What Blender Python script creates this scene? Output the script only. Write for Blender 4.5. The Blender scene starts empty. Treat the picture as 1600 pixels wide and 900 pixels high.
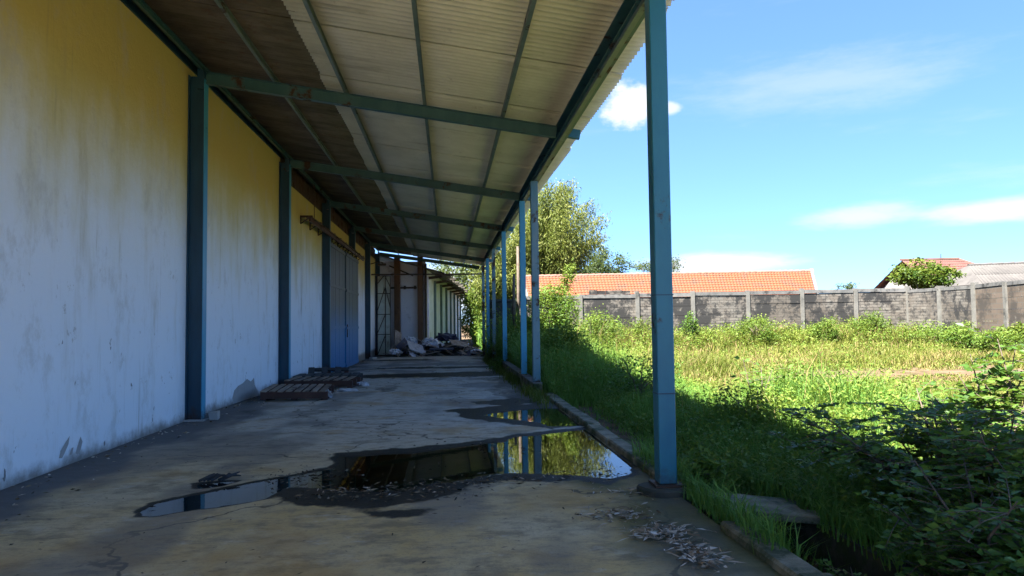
import bpy, bmesh, math, random
import numpy as np
from mathutils import Vector, Matrix
rng = np.random.default_rng(7); random.seed(7)
R = math.radians
sc = bpy.context.scene
col = sc.collection

# ------------------------------------------------------------------ camera
F_PX = 1100.0
def cam_basis(yaw, pitch, roll):
    F = np.array([math.sin(yaw)*math.cos(pitch), math.cos(yaw)*math.cos(pitch), math.sin(pitch)])
    Rr = np.array([math.cos(yaw), -math.sin(yaw), 0.0]); U = np.cross(Rr, F)
    return F, Rr*math.cos(roll)-U*math.sin(roll), U*math.cos(roll)+Rr*math.sin(roll)
CB = cam_basis(R(5.2226), R(2.7987), R(0.7))
CAM = np.array([0.0, 0.0, 1.5])
cd = bpy.data.cameras.new('camera'); co = bpy.data.objects.new('camera', cd); col.objects.link(co)
cd.sensor_width = 36.0; cd.lens = 36.0*F_PX/1600.0; cd.clip_end = 2000; cd.clip_start = 0.05
mw = Matrix.Identity(4)
for i in range(3):
    mw[i][0] = CB[1][i]; mw[i][1] = CB[2][i]; mw[i][2] = -CB[0][i]; mw[i][3] = CAM[i]
co.matrix_world = mw; sc.camera = co
def ray(u, v):
    return CB[0]+CB[1]*(u-800)/F_PX-CB[2]*(v-450)/F_PX
def at_y(u, v, Y):
    d = ray(u, v); return CAM+d*(Y/d[1])
def at_z(u, v, z=0.0):
    d = ray(u, v); return CAM+d*((z-1.5)/d[2])
def azel(u, v):
    d = ray(u, v); d = d/np.linalg.norm(d); return math.atan2(d[0], d[1]), math.asin(d[2])

# ------------------------------------------------------------------ sky, sun, exposure
SUN = Vector((-0.36, -0.34, 1.0)).normalized()
SUN_EL = math.asin(SUN.z); SUN_AZ = math.atan2(SUN.x, SUN.y)
world = bpy.data.worlds.new('World'); sc.world = world; world.use_nodes = True
wn = world.node_tree.nodes; wl = world.node_tree.links; wn.clear()
def wmath(op, a, b=None, c=None, clamp=False):
    n = wn.new('ShaderNodeMath'); n.operation = op; n.use_clamp = clamp
    for i, x in enumerate((a, b, c)):
        if x is None: continue
        if isinstance(x, (int, float)): n.inputs[i].default_value = x
        else: wl.new(x, n.inputs[i])
    return n.outputs[0]
sky = wn.new('ShaderNodeTexSky'); sky.sky_type = 'NISHITA'; sky.sun_disc = False
sky.sun_elevation = SUN_EL; sky.sun_rotation = SUN_AZ
sky.air_density = 0.55; sky.dust_density = 0.0; sky.ozone_density = 3.5; sky.altitude = 50
tc = wn.new('ShaderNodeTexCoord'); sx = wn.new('ShaderNodeSeparateXYZ'); wl.new(tc.outputs['Generated'], sx.inputs[0])
az = wmath('ARCTAN2', sx.outputs[0], sx.outputs[1]); el = wmath('ARCSINE', sx.outputs[2])
cmb = wn.new('ShaderNodeCombineXYZ'); wl.new(az, cmb.inputs[0]); wl.new(el, cmb.inputs[1])
def wnoise(scale, detail, rough, sc3, off=0.0):
    mp = wn.new('ShaderNodeMapping'); mp.inputs['Scale'].default_value = sc3; mp.inputs['Location'].default_value = (off, off*0.7, 0)
    mp.inputs['Rotation'].default_value = (0, 0, 0.22)
    wl.new(cmb.outputs[0], mp.inputs['Vector'])
    n = wn.new('ShaderNodeTexNoise'); n.inputs['Scale'].default_value = scale; n.inputs['Detail'].default_value = detail
    n.inputs['Roughness'].default_value = rough; wl.new(mp.outputs[0], n.inputs['Vector']); return n.outputs[0]
nz_f = wnoise(26, 6, 0.6, (1, 1.5, 1)); nz_w = wnoise(3.2, 8, 0.62, (1.0, 5.5, 1), 3.1); nz_s = wnoise(10, 6, 0.65, (1, 4.0, 1), 1.7)
def cloud(u, v, ru, rv, amp, nz, soft, gain):
    a0, e0 = azel(u, v)
    dx = wmath('DIVIDE', wmath('SUBTRACT', az, a0), ru/F_PX); dy = wmath('DIVIDE', wmath('SUBTRACT', el, e0), rv/F_PX)
    d = wmath('SQRT', wmath('ADD', wmath('MULTIPLY', dx, dx), wmath('MULTIPLY', dy, dy)))
    d = wmath('ADD', d, wmath('MULTIPLY', wmath('SUBTRACT', nz, 0.5), amp))
    m = wn.new('ShaderNodeMapRange'); m.interpolation_type = 'SMOOTHSTEP'
    m.inputs['From Min'].default_value = 1.0+soft; m.inputs['From Max'].default_value = 1.0-soft
    m.inputs['To Min'].default_value = 0; m.inputs['To Max'].default_value = gain
    wl.new(d, m.inputs['Value']); return m.outputs[0]
cs = [cloud(983, 163, 40, 27, 1.9, nz_f, 0.35, 1.0), cloud(1046, 169, 16, 8, 1.6, nz_f, 0.5, 0.75),
      cloud(1125, 412, 95, 15, 1.3, nz_s, 0.45, 0.9), cloud(1350, 337, 62, 13, 2.0, nz_s, 0.7, 0.65),
      cloud(1570, 328, 85, 14, 1.6, nz_s, 0.6, 0.8), cloud(1290, 128, 130, 28, 2.4, nz_s, 0.95, 0.28),
      cloud(700, 455, 150, 40, 1.2, nz_s, 0.7, 0.9)]
wisp = wn.new('ShaderNodeMapRange'); wisp.interpolation_type = 'SMOOTHSTEP'
wisp.inputs['From Min'].default_value = 0.55; wisp.inputs['From Max'].default_value = 0.85; wisp.inputs['To Max'].default_value = 0.22
wl.new(nz_w, wisp.inputs['Value'])
tot = wisp.outputs[0]
for c in cs: tot = wmath('MAXIMUM', tot, c)
mixc = wn.new('ShaderNodeMix'); mixc.data_type = 'RGBA'; wl.new(tot, mixc.inputs['Factor'])
SKY_STR = 0.050
gam = wn.new('ShaderNodeGamma'); gam.inputs['Gamma'].default_value = 0.62; wl.new(sky.outputs[0], gam.inputs['Color'])
tint = wn.new('ShaderNodeVectorMath'); tint.operation = 'MULTIPLY'; tint.inputs[1].default_value = (0.66, 0.97, 1.40); wl.new(gam.outputs[0], tint.inputs[0])
wl.new(tint.outputs[0], mixc.inputs[6]); mixc.inputs[7].default_value = (2.3, 2.35, 2.4, 1)
bg = wn.new('ShaderNodeBackground'); bg.inputs['Strength'].default_value = SKY_STR
wl.new(mixc.outputs[2], bg.inputs['Color'])
wo = wn.new('ShaderNodeOutputWorld'); wl.new(bg.outputs[0], wo.inputs[0])
sd = bpy.data.lights.new('sun', 'SUN'); sd.energy = 3.5; sd.angle = R(0.53); sd.color = (1.0, 0.95, 0.86)
so = bpy.data.objects.new('sun', sd); col.objects.link(so); so.rotation_euler = SUN.to_track_quat('Z', 'Y').to_euler(); so.location = (-10, -8, 30)
vs = sc.view_settings; vs.view_transform = 'Standard'; vs.look = 'None'; vs.exposure = 3.35; vs.gamma = 1.0
vs.use_curve_mapping = False
sc.render.engine = 'CYCLES'
sc.cycles.max_bounces = 10; sc.cycles.diffuse_bounces = 7; sc.cycles.transparent_max_bounces = 8

# ------------------------------------------------------------------ helpers
def ss(a, b, x):
    t = np.clip((np.asarray(x, float)-a)/(b-a), 0, 1); return t*t*(3-2*t)
_lat = np.random.default_rng(3).random((256, 256))
def vnoise(x, y):
    x = np.asarray(x, float); y = np.asarray(y, float)
    xi = np.floor(x).astype(int); yi = np.floor(y).astype(int); fx = x-xi; fy = y-yi
    fx = fx*fx*(3-2*fx); fy = fy*fy*(3-2*fy)
    a = _lat[xi % 256, yi % 256]; b = _lat[(xi+1) % 256, yi % 256]; c = _lat[xi % 256, (yi+1) % 256]; d = _lat[(xi+1) % 256, (yi+1) % 256]
    return (a*(1-fx)+b*fx)*(1-fy)+(c*(1-fx)+d*fx)*fy
def fbm(x, y, o=4):
    s = 0; a = 0.5; t = 0
    for i in range(o):
        s = s+a*vnoise(np.asarray(x)*2**i+17*i, np.asarray(y)*2**i+9*i); t += a; a *= 0.5
    return s/t

def tag(o, label=None, cat=None, group=None, kind=None):
    if label: o['label'] = label
    if cat: o['category'] = cat
    if group: o['group'] = group
    if kind: o['kind'] = kind
    return o
def empty(name, loc=(0, 0, 0), rz=0.0):
    o = bpy.data.objects.new(name, None); col.objects.link(o); o.location = loc; o.rotation_euler = (0, 0, rz)
    o.empty_display_size = 0.2
    return o
def link(name, me, mat, parent=None, loc=None, rot=None):
    if mat is not None and len(me.materials) == 0: me.materials.append(mat)
    o = bpy.data.objects.new(name, me); col.objects.link(o)
    if parent is not None:
        o.parent = parent
    if loc is not None: o.location = loc
    if rot is not None: o.rotation_euler = rot
    return o
class MB:
    def __init__(s): s.v = []; s.f = []
    def add(s, vs, fs):
        b = len(s.v); s.v += [tuple(map(float, p)) for p in vs]; s.f += [tuple(i+b for i in f) for f in fs]; return s
    def box(s, lo, hi, M=None, jit=0.0):
        x0, y0, z0 = lo; x1, y1, z1 = hi
        vs = [Vector(p) for p in ((x0,y0,z0),(x1,y0,z0),(x1,y1,z0),(x0,y1,z0),(x0,y0,z1),(x1,y0,z1),(x1,y1,z1),(x0,y1,z1))]
        if jit: vs = [p+Vector((random.uniform(-jit,jit) for _ in range(3))) for p in vs]
        if M is not None: vs = [M @ p for p in vs]
        return s.add(vs, [(0,3,2,1),(4,5,6,7),(0,1,5,4),(1,2,6,5),(2,3,7,6),(3,0,4,7)])
    def bar(s, p, q, w, h, up=(0, 0, 1)):
        p = Vector(p); q = Vector(q); d = (q-p).normalized(); up = Vector(up)
        a = d.cross(up)
        if a.length < 1e-4: a = d.cross(Vector((0, 1, 0)))
        a.normalize(); b = a.cross(d).normalized(); a *= w/2; b *= h/2
        vs = [p-a-b, p+a-b, p+a+b, p-a+b, q-a-b, q+a-b, q+a+b, q-a+b]
        return s.add(vs, [(0,3,2,1),(4,5,6,7),(0,1,5,4),(1,2,6,5),(2,3,7,6),(3,0,4,7)])
    def prism(s, prof, o, A, B, L):
        o = Vector(o); A = Vector(A); B = Vector(B); L = Vector(L); n = len(prof)
        vs = [o+A*a+B*b for a, b in prof]+[o+A*a+B*b+L for a, b in prof]
        fs = [tuple(range(n-1, -1, -1)), tuple(range(n, 2*n))]+[(i, (i+1) % n, n+(i+1) % n, n+i) for i in range(n)]
        return s.add(vs, fs)
    def tube(s, pts, rad, n=7, cap=True):
        pts = [Vector(p) for p in pts]; vs = []; fs = []
        for i, p in enumerate(pts):
            d = (pts[min(i+1, len(pts)-1)]-pts[max(i-1, 0)]).normalized()
            a = d.cross(Vector((0.13, 0.97, 0.2))).normalized(); b = d.cross(a)
            for k in range(n):
                t = 2*math.pi*k/n; vs.append(p+(a*math.cos(t)+b*math.sin(t))*rad[i])
        for i in range(len(pts)-1):
            for k in range(n): fs.append((i*n+k, i*n+(k+1) % n, (i+1)*n+(k+1) % n, (i+1)*n+k))
        if cap: fs.append(tuple(range(n-1, -1, -1))); fs.append(tuple(range((len(pts)-1)*n, len(pts)*n)))
        return s.add(vs, fs)
    def mesh(s, name, smooth=False, bevel=0.0, fix=True):
        me = bpy.data.meshes.new(name); me.from_pydata(s.v, [], s.f)
        if fix or bevel:
            bm = bmesh.new(); bm.from_mesh(me)
            bmesh.ops.recalc_face_normals(bm, faces=bm.faces)
            if bevel: bmesh.ops.bevel(bm, geom=list(bm.edges), offset=bevel, segments=1, affect='EDGES')
            bm.to_mesh(me); bm.free()
        if smooth: me.shade_smooth()
        me.update(); return me
    def build(s, name, mat, parent=None, smooth=False, bevel=0.0, **k):
        return link(name, s.mesh(name, smooth, bevel), mat, parent, **k)
def IPROF(w, h, t):   # I section, w across flanges, h deep
    a = w/2; b = h/2; u = t/2
    return [(-a,-b),(a,-b),(a,-b+t),(u,-b+t),(u,b-t),(a,b-t),(a,b),(-a,b),(-a,b-t),(-u,b-t),(-u,-b+t),(-a,-b+t)]
def npmesh(name, V, F, attrs=None, smooth=False):
    """V (n,3); F list of int arrays (m,k)"""
    me = bpy.data.meshes.new(name); V = np.asarray(V, np.float32)
    F = [np.asarray(f, np.int32) for f in F if len(f)]
    me.vertices.add(len(V)); me.vertices.foreach_set('co', V.ravel())
    tot = sum(f.size for f in F); npoly = sum(len(f) for f in F)
    me.loops.add(tot); me.loops.foreach_set('vertex_index', np.concatenate([f.ravel() for f in F]))
    me.polygons.add(npoly)
    sizes = np.concatenate([np.full(len(f), f.shape[1], np.int32) for f in F]); st = np.concatenate([[0], np.cumsum(sizes)[:-1]]).astype(np.int32)
    me.polygons.foreach_set('loop_start', st)
    me.update(calc_edges=True)
    for k, a in (attrs or {}).items():
        at = me.attributes.new(k, 'FLOAT', 'POINT'); at.data.foreach_set('value', np.asarray(a, np.float32))
    if smooth: me.shade_smooth()
    me.validate(); return me
def grid_mesh(name, xs, ys, zf, attrs=None, smooth=True, mask=None):
    X, Y = np.meshgrid(xs, ys); Z = zf(X, Y) if callable(zf) else zf
    V = np.stack([X.ravel(), Y.ravel(), Z.ravel()], 1); nx = len(xs); ny = len(ys)
    i = np.arange(nx-1)[None, :]+np.arange(ny-1)[:, None]*nx
    Fq = np.stack([i, i+1, i+1+nx, i+nx], -1)
    if mask is not None: Fq = Fq[mask]
    return npmesh(name, V, [Fq.reshape(-1, 4)], {k: a.ravel() for k, a in (attrs or {}).items()}, smooth)

# ------------------------------------------------------------------ materials
class NT:
    def __init__(s, name):
        s.m = bpy.data.materials.new(name); s.m.use_nodes = True; s.n = s.m.node_tree.nodes; s.l = s.m.node_tree.links
        s.b = s.n['Principled BSDF']; s.out = s.n['Material Output']
        s.pos = s.n.new('ShaderNodeNewGeometry').outputs['Position']
    def set(s, k, x):
        i = s.b.inputs[k]
        if isinstance(x, (int, float, tuple)): i.default_value = x if not isinstance(x, tuple) else (*x, 1)
        else: s.l.new(x, i)
    def math(s, op, a, b=None, c=None, clamp=False):
        n = s.n.new('ShaderNodeMath'); n.operation = op; n.use_clamp = clamp
        for i, x in enumerate((a, b, c)):
            if x is None: continue
            if isinstance(x, (int, float)): n.inputs[i].default_value = x
            else: s.l.new(x, n.inputs[i])
        return n.outputs[0]
    def map(s, scale=(1, 1, 1), rot=(0, 0, 0), loc=(0, 0, 0), vec=None):
        n = s.n.new('ShaderNodeMapping'); n.inputs['Scale'].default_value = scale; n.inputs['Rotation'].default_value = rot; n.inputs['Location'].default_value = loc
        s.l.new(vec or s.pos, n.inputs['Vector']); return n.outputs[0]
    def noise(s, scale, detail=5, rough=0.6, sc3=None, loc=(0, 0, 0), dist=0.0):
        n = s.n.new('ShaderNodeTexNoise'); n.inputs['Scale'].default_value = scale; n.inputs['Detail'].default_value = detail
        n.inputs['Roughness'].default_value = rough; n.inputs['Distortion'].default_value = dist
        s.l.new(s.map(sc3 or (1, 1, 1), loc=loc), n.inputs['Vector']); return n.outputs[0]
    def ramp(s, x, a, b, lo=0.0, hi=1.0):
        n = s.n.new('ShaderNodeMapRange'); n.interpolation_type = 'SMOOTHSTEP'
        n.inputs['From Min'].default_value = a; n.inputs['From Max'].default_value = b; n.inputs['To Min'].default_value = lo; n.inputs['To Max'].default_value = hi
        s.l.new(x, n.inputs['Value']); return n.outputs[0]
    def mix(s, f, a, b, blend='MIX'):
        n = s.n.new('ShaderNodeMix'); n.data_type = 'RGBA'; n.blend_type = blend
        for i, x in ((0, f), (6, a), (7, b)):
            if isinstance(x, (int, float)): n.inputs[i].default_value = x
            elif isinstance(x, tuple): n.inputs[i].default_value = (*x, 1)
            else: s.l.new(x, n.inputs[i])
        return n.outputs[2]
    def attr(s, name):
        n = s.n.new('ShaderNodeAttribute'); n.attribute_name = name; return n.outputs['Fac']
    def sep(s, vec=None):
        n = s.n.new('ShaderNodeSeparateXYZ'); s.l.new(vec or s.pos, n.inputs[0]); return n.outputs
    def rnd(s):
        return s.n.new('ShaderNodeObjectInfo').outputs['Random']
    def bump(s, h, strength=0.4, dist=0.01):
        n = s.n.new('ShaderNodeBump'); n.inputs['Strength'].default_value = strength; n.inputs['Distance'].default_value = dist
        s.l.new(h, n.inputs['Height']); s.l.new(n.outputs[0], s.b.inputs['Normal'])
def simple(name, c1, c2, scale=4, rough=0.7, stain=None, st_scale=1.5, st=(0.55, 0.7), bump=0.3, bdist=0.006, sc3=None, objvar=0.0, spec=0.4, metal=0.0):
    t = NT(name); n = t.noise(scale, 6, 0.65, sc3); c = t.mix(t.ramp(n, 0.3, 0.7), c1, c2)
    if stain: c = t.mix(t.ramp(t.noise(st_scale, 7, 0.7, sc3, (3, 5, 1)), *st), c, stain)
    if objvar:
        v = t.math('ADD', t.math('MULTIPLY', t.rnd(), objvar), 1-objvar/2)
        k = t.n.new('ShaderNodeVectorMath'); k.operation = 'SCALE'; t.l.new(c, k.inputs[0]); t.l.new(v, k.inputs['Scale']); c = k.outputs[0]
    t.set('Base Color', c); t.set('Roughness', t.math('ADD', t.math('MULTIPLY', n, 0.25), rough-0.12)); t.set('Specular IOR Level', spec); t.set('Metallic', metal)
    if bump: t.bump(t.noise(scale*7, 5, 0.7), bump, bdist)
    return t.m
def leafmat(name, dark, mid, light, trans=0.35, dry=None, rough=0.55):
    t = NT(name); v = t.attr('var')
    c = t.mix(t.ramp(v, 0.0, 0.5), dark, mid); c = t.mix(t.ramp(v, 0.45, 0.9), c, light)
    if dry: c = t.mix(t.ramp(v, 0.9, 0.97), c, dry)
    t.set('Base Color', c); t.set('Roughness', rough); t.set('Specular IOR Level', 0.18)
    tr = t.n.new('ShaderNodeBsdfTranslucent'); t.l.new(t.mix(0.5, c, (0.16, 0.22, 0.02)), tr.inputs['Color'])
    mx = t.n.new('ShaderNodeMixShader'); mx.inputs[0].default_value = trans
    t.l.new(t.b.outputs[0], mx.inputs[1]); t.l.new(tr.outputs[0], mx.inputs[2]); t.l.new(mx.outputs[0], t.out.inputs[0])
    return t.m
MT = {}
# warehouse plaster: blue sky light below, yellow bounce above, painted into the white
t = NT('wall_plaster'); x, y, z = t.sep()
n1 = t.noise(0.9, 6, 0.6); n2 = t.noise(2.2, 6, 0.65, (1, 1, 0.16)); zz = t.math('ADD', z, t.math('MULTIPLY', t.math('SUBTRACT', n1, 0.5), 1.6))
zz = t.math('ADD', zz, t.math('MULTIPLY', t.math('SUBTRACT', n2, 0.5), 1.5))
c = t.mix(t.ramp(zz, 2.2, 4.6), (0.74, 0.80, 0.85), (0.52, 0.45, 0.13))
c = t.mix(t.ramp(n2, 0.54, 0.76, 0, 0.4), c, (0.34, 0.30, 0.17))
c = t.mix(t.ramp(t.noise(1.5, 9, 0.78, (1, 1, 0.6), (7, 7, 1)), 0.52, 0.66, 0, 0.38), c, (0.42, 0.42, 0.38))
c = t.mix(t.math('MULTIPLY', t.ramp(t.noise(3.4, 8, 0.7, (1, 1, 0.05), (2, 11, 0)), 0.57, 0.70, 0, 0.6), t.ramp(t.noise(0.8, 4, 0.6, (1, 1, 1), (0, 4, 9)), 0.4, 0.6)), c, (0.24, 0.22, 0.14))
c = t.mix(t.math('MULTIPLY', t.ramp(t.noise(2.6, 9, 0.8, (1, 1, 0.8), (12, 3, 6)), 0.625, 0.64, 0, 0.7), t.ramp(z, 4.6, 1.0)), c, (0.40, 0.41, 0.40))
c = t.mix(t.ramp(t.noise(9, 6, 0.7, (1, 1, 0.10), (4, 1, 0)), 0.60, 0.78, 0, 0.30), c, (0.25, 0.24, 0.2))
spk = t.ramp(t.noise(6.5, 4, 0.6, (1, 1.2, 0.55), (9, 2, 4)), 0.69, 0.715)
c = t.mix(t.math('MULTIPLY', spk, t.ramp(z, 3.2, 0.6)), c, (0.17, 0.18, 0.18))
c = t.mix(t.ramp(t.math('ADD', z, t.math('MULTIPLY', t.noise(3.0, 6, 0.7), 0.35)), 0.36, 0.16), c, (0.22, 0.21, 0.19))
t.set('Base Color', c); t.set('Roughness', 0.82); t.bump(t.math('ADD', t.math('ADD', t.noise(14, 6, 0.7), t.math('MULTIPLY', t.noise(2.5, 6, 0.7), 1.5)), t.math('MULTIPLY', spk, -0.8)), 0.5, 0.014); MT['plaster'] = t.m
t = NT('bare_cement_patch'); n = t.noise(5, 6, 0.7)
t.set('Base Color', t.mix(n, (0.24, 0.24, 0.235), (0.40, 0.40, 0.39))); t.set('Roughness', 0.9); t.bump(t.noise(40, 5, 0.7), 0.5, 0.006); MT['cement'] = t.m
def steel(name, c1, c2, rustamt, sc=3.0):
    t = NT(name); n = t.noise(sc, 6, 0.65, (1, 1, 0.35)); x, y, z = t.sep()
    c = t.mix(t.ramp(n, 0.3, 0.7), c1, c2)
    r1 = t.noise(2.1, 8, 0.72, (1, 1, 0.8), (5, 3, 8))
    rust = t.ramp(r1, 0.68-rustamt, 0.76-rustamt)
    foot = t.ramp(t.math('ADD', z, t.math('MULTIPLY', t.noise(9, 6, 0.75), 0.55)), 0.52, 0.22, 0, 0.9); rust = t.math('MAXIMUM', rust, foot)
    c = t.mix(rust, c, t.mix(t.noise(22, 4, 0.6), (0.075, 0.032, 0.016), (0.03, 0.018, 0.012)))
    t.set('Base Color', c); t.set('Roughness', t.math('ADD', 0.42, t.math('MULTIPLY', rust, 0.4))); t.set('Specular IOR Level', 0.45)
    t.bump(t.noise(30, 5, 0.7), 0.25, 0.004); return t.m
MT['blue'] = steel('blue_paint', (0.014, 0.12, 0.19), (0.025, 0.16, 0.22), 0.075)
MT['blueworn'] = steel('worn_blue_paint', (0.06, 0.18, 0.24), (0.14, 0.23, 0.26), 0.16)
MT['bluebright'] = steel('bright_and_lit_blue', (0.03, 0.25, 0.42), (0.05, 0.30, 0.45), 0.04)  # bright blue for canopy posts; also the lit tone of wall post flanges
MT['teal'] = steel('dark_teal_paint', (0.022, 0.085, 0.095), (0.045, 0.12, 0.12), 0.12)
MT['tealight'] = steel('grey_green_paint', (0.08, 0.13, 0.12), (0.14, 0.19, 0.165), 0.09)
MT['navy'] = steel('navy_and_shaded_blue', (0.008, 0.04, 0.07), (0.012, 0.065, 0.11), 0.05)  # navy steel; also the shaded web tone of the wall posts
MT['brown'] = steel('brown_steel', (0.11, 0.05, 0.02), (0.15, 0.07, 0.03), 0.1)
MT['darkrust'] = steel('dark_rust', (0.035, 0.022, 0.016), (0.06, 0.035, 0.022), 0.15)
t = NT('fibre_cement_sheet'); n = t.noise(1.1, 7, 0.65); x, y, z = t.sep()
c = t.mix(t.ramp(n, 0.3, 0.72), (0.48, 0.50, 0.41), (0.60, 0.62, 0.52))
c = t.mix(t.ramp(t.noise(1.4, 6, 0.7, (0.25, 2.0, 1), (2, 7, 0)), 0.55, 0.75, 0, 0.55), c, (0.22, 0.21, 0.15))
c = t.mix(t.ramp(t.noise(6, 6, 0.7, (1, 1, 1), (2, 7, 0)), 0.6, 0.75, 0, 0.5), c, (0.18, 0.18, 0.14))
t.set('Base Color', c); t.set('Roughness', 0.85); t.bump(t.noise(25, 5, 0.7), 0.25, 0.004); MT['sheet'] = t.m
t = NT('old_rusty_sheet'); n = t.noise(1.6, 7, 0.7, (0.5, 1.5, 1))
c = t.mix(t.ramp(n, 0.3, 0.7), (0.045, 0.040, 0.032), (0.13, 0.115, 0.09)); c = t.mix(t.ramp(t.noise(4, 6, 0.7), 0.55, 0.7, 0, 0.7), c, (0.075, 0.042, 0.025))
t.set('Base Color', c); t.set('Roughness', 0.75); t.bump(t.noise(30, 5, 0.7), 0.2, 0.004); MT['oldsheet'] = t.m
# concrete floor driven by painted-in-mesh wetness (its own stain shape)
t = NT('floor_concrete'); x, y, z = t.sep()
n1 = t.noise(0.55, 7, 0.62); n2 = t.noise(4.5, 8, 0.7, (1, 1.6, 1)); n3 = t.noise(38, 5, 0.7)
c = t.mix(t.ramp(n1, 0.32, 0.68), (0.54, 0.365, 0.14), (0.55, 0.455, 0.29))
c = t.mix(t.ramp(y, 5.0, 12.0, 0.0, 0.75), c, (0.52, 0.51, 0.50))
c = t.mix(t.ramp(n2, 0.44, 0.70, 0, 0.6), c, (0.20, 0.17, 0.13))
c = t.mix(t.ramp(n3, 0.52, 0.72, 0, 0.5), c, (0.13, 0.115, 0.09)); c = t.mix(t.ramp(t.noise(1.7, 8, 0.75, (1, 1.8, 1), (6, 1, 3)), 0.5, 0.64, 0, 0.6), c, (0.17, 0.14, 0.10)); c = t.mix(t.ramp(t.noise(3.1, 7, 0.7, (1, 1.5, 1), (1, 8, 3)), 0.56, 0.68, 0, 0.4), c, (0.60, 0.55, 0.46))
sp = t.noise(16, 3, 0.5, (1, 1, 1), (5, 5, 5)); c = t.mix(t.ramp(sp, 0.70, 0.74, 0, 0.7), c, (0.07, 0.06, 0.05))
oc = t.ramp(t.noise(0.8, 5, 0.6, (1, 1, 1), (8, 2, 0)), 0.52, 0.68, 0, 0.5); c = t.mix(oc, c, (0.40, 0.235, 0.07))
vo = t.n.new('ShaderNodeTexVoronoi'); vo.feature = 'DISTANCE_TO_EDGE'; vo.inputs['Scale'].default_value = 0.42
wv_ = t.n.new('ShaderNodeVectorMath'); wv_.operation = 'ADD'; nv = t.n.new('ShaderNodeTexNoise'); nv.inputs['Scale'].default_value = 2.2; nv.inputs['Detail'].default_value = 6
t.l.new(t.pos, nv.inputs['Vector']); scv = t.n.new('ShaderNodeVectorMath'); scv.operation = 'SCALE'; scv.inputs['Scale'].default_value = 0.7; t.l.new(nv.outputs['Color'], scv.inputs[0])
t.l.new(t.pos, wv_.inputs[0]); t.l.new(scv.outputs[0], wv_.inputs[1]); t.l.new(wv_.outputs[0], vo.inputs['Vector'])
c = t.mix(t.math('MULTIPLY', t.ramp(vo.outputs['Distance'], 0.010, 0.003, 0, 0.75), t.ramp(t.noise(0.7, 3, 0.5, loc=(4, 4, 4)), 0.45, 0.55)), c, (0.06, 0.05, 0.04))
alg = t.attr('algae'); c = t.mix(alg, c, (0.055, 0.065, 0.022))
dirt = t.attr('dirt'); c = t.mix(dirt, c, t.mix(n2, (0.09, 0.085, 0.083), (0.20, 0.195, 0.19)))
wet = t.attr('wet'); wet = t.ramp(t.math('ADD', wet, t.math('MULTIPLY', t.math('SUBTRACT', t.noise(7, 7, 0.75), 0.5), 0.9)), 0.25, 0.75); c = t.mix(wet, c, t.mix(n2, (0.012, 0.010, 0.007), (0.045, 0.038, 0.027)))
t.set('Base Color', c); t.set('Roughness', t.math('SUBTRACT', t.math('ADD', 0.70, t.math('MULTIPLY', n2, 0.25)), t.math('MULTIPLY', wet, 0.22)))
t.set('Specular IOR Level', t.math('ADD', 0.14, t.math('MULTIPLY', wet, 0.04)))
t.bump(t.math('ADD', t.math('MULTIPLY', n2, 1.3), t.math('MULTIPLY', n3, 0.9)), 0.7, 0.018); MT['floor'] = t.m
t = NT('puddle_water'); t.n.remove(t.b)
bp = t.n.new('ShaderNodeBump'); bp.inputs['Strength'].default_value = 0.03; bp.inputs['Distance'].default_value = 0.01; t.l.new(t.noise(3.0, 4, 0.6), bp.inputs['Height'])
frn = t.n.new('ShaderNodeFresnel'); frn.inputs['IOR'].default_value = 1.40; t.l.new(bp.outputs[0], frn.inputs['Normal'])
glo = t.n.new('ShaderNodeBsdfGlossy'); glo.inputs['Roughness'].default_value = 0.02; glo.inputs['Color'].default_value = (0.95, 0.96, 0.97, 1); t.l.new(bp.outputs[0], glo.inputs['Normal'])
tra = t.n.new('ShaderNodeBsdfTransparent'); tra.inputs['Color'].default_value = (0.62, 0.55, 0.42, 1)
scum = t.n.new('ShaderNodeBsdfDiffuse'); scum.inputs['Color'].default_value = (0.20, 0.17, 0.11, 1)
m1 = t.n.new('ShaderNodeMixShader'); t.l.new(frn.outputs[0], m1.inputs[0]); t.l.new(tra.outputs[0], m1.inputs[1]); t.l.new(glo.outputs[0], m1.inputs[2])
m2 = t.n.new('ShaderNodeMixShader'); t.l.new(t.ramp(t.noise(3.5, 9, 0.8, (1, 2.2, 1)), 0.56, 0.70, 0, 0.35), m2.inputs[0]); t.l.new(m1.outputs[0], m2.inputs[1]); t.l.new(scum.outputs[0], m2.inputs[2])
t.l.new(m2.outputs[0], t.out.inputs[0]); MT['water'] = t.m
MT['kerb'] = simple('kerb_concrete', (0.12, 0.105, 0.065), (0.25, 0.22, 0.15), 5, 0.85, (0.045, 0.055, 0.02), 2.5, (0.42, 0.58), 0.6, 0.012)
MT['mossdark'] = simple('mossy_dark_concrete', (0.028, 0.028, 0.022), (0.075, 0.07, 0.055), 5, 0.85, (0.03, 0.045, 0.015), 3, (0.5, 0.65), 0.6, 0.012)
MT['soil'] = simple('soil', (0.085, 0.055, 0.034), (0.135, 0.09, 0.056), 1.2, 0.95, (0.055, 0.045, 0.022), 2.2, (0.45, 0.62), 0.8, 0.03, spec=0.15)
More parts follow.
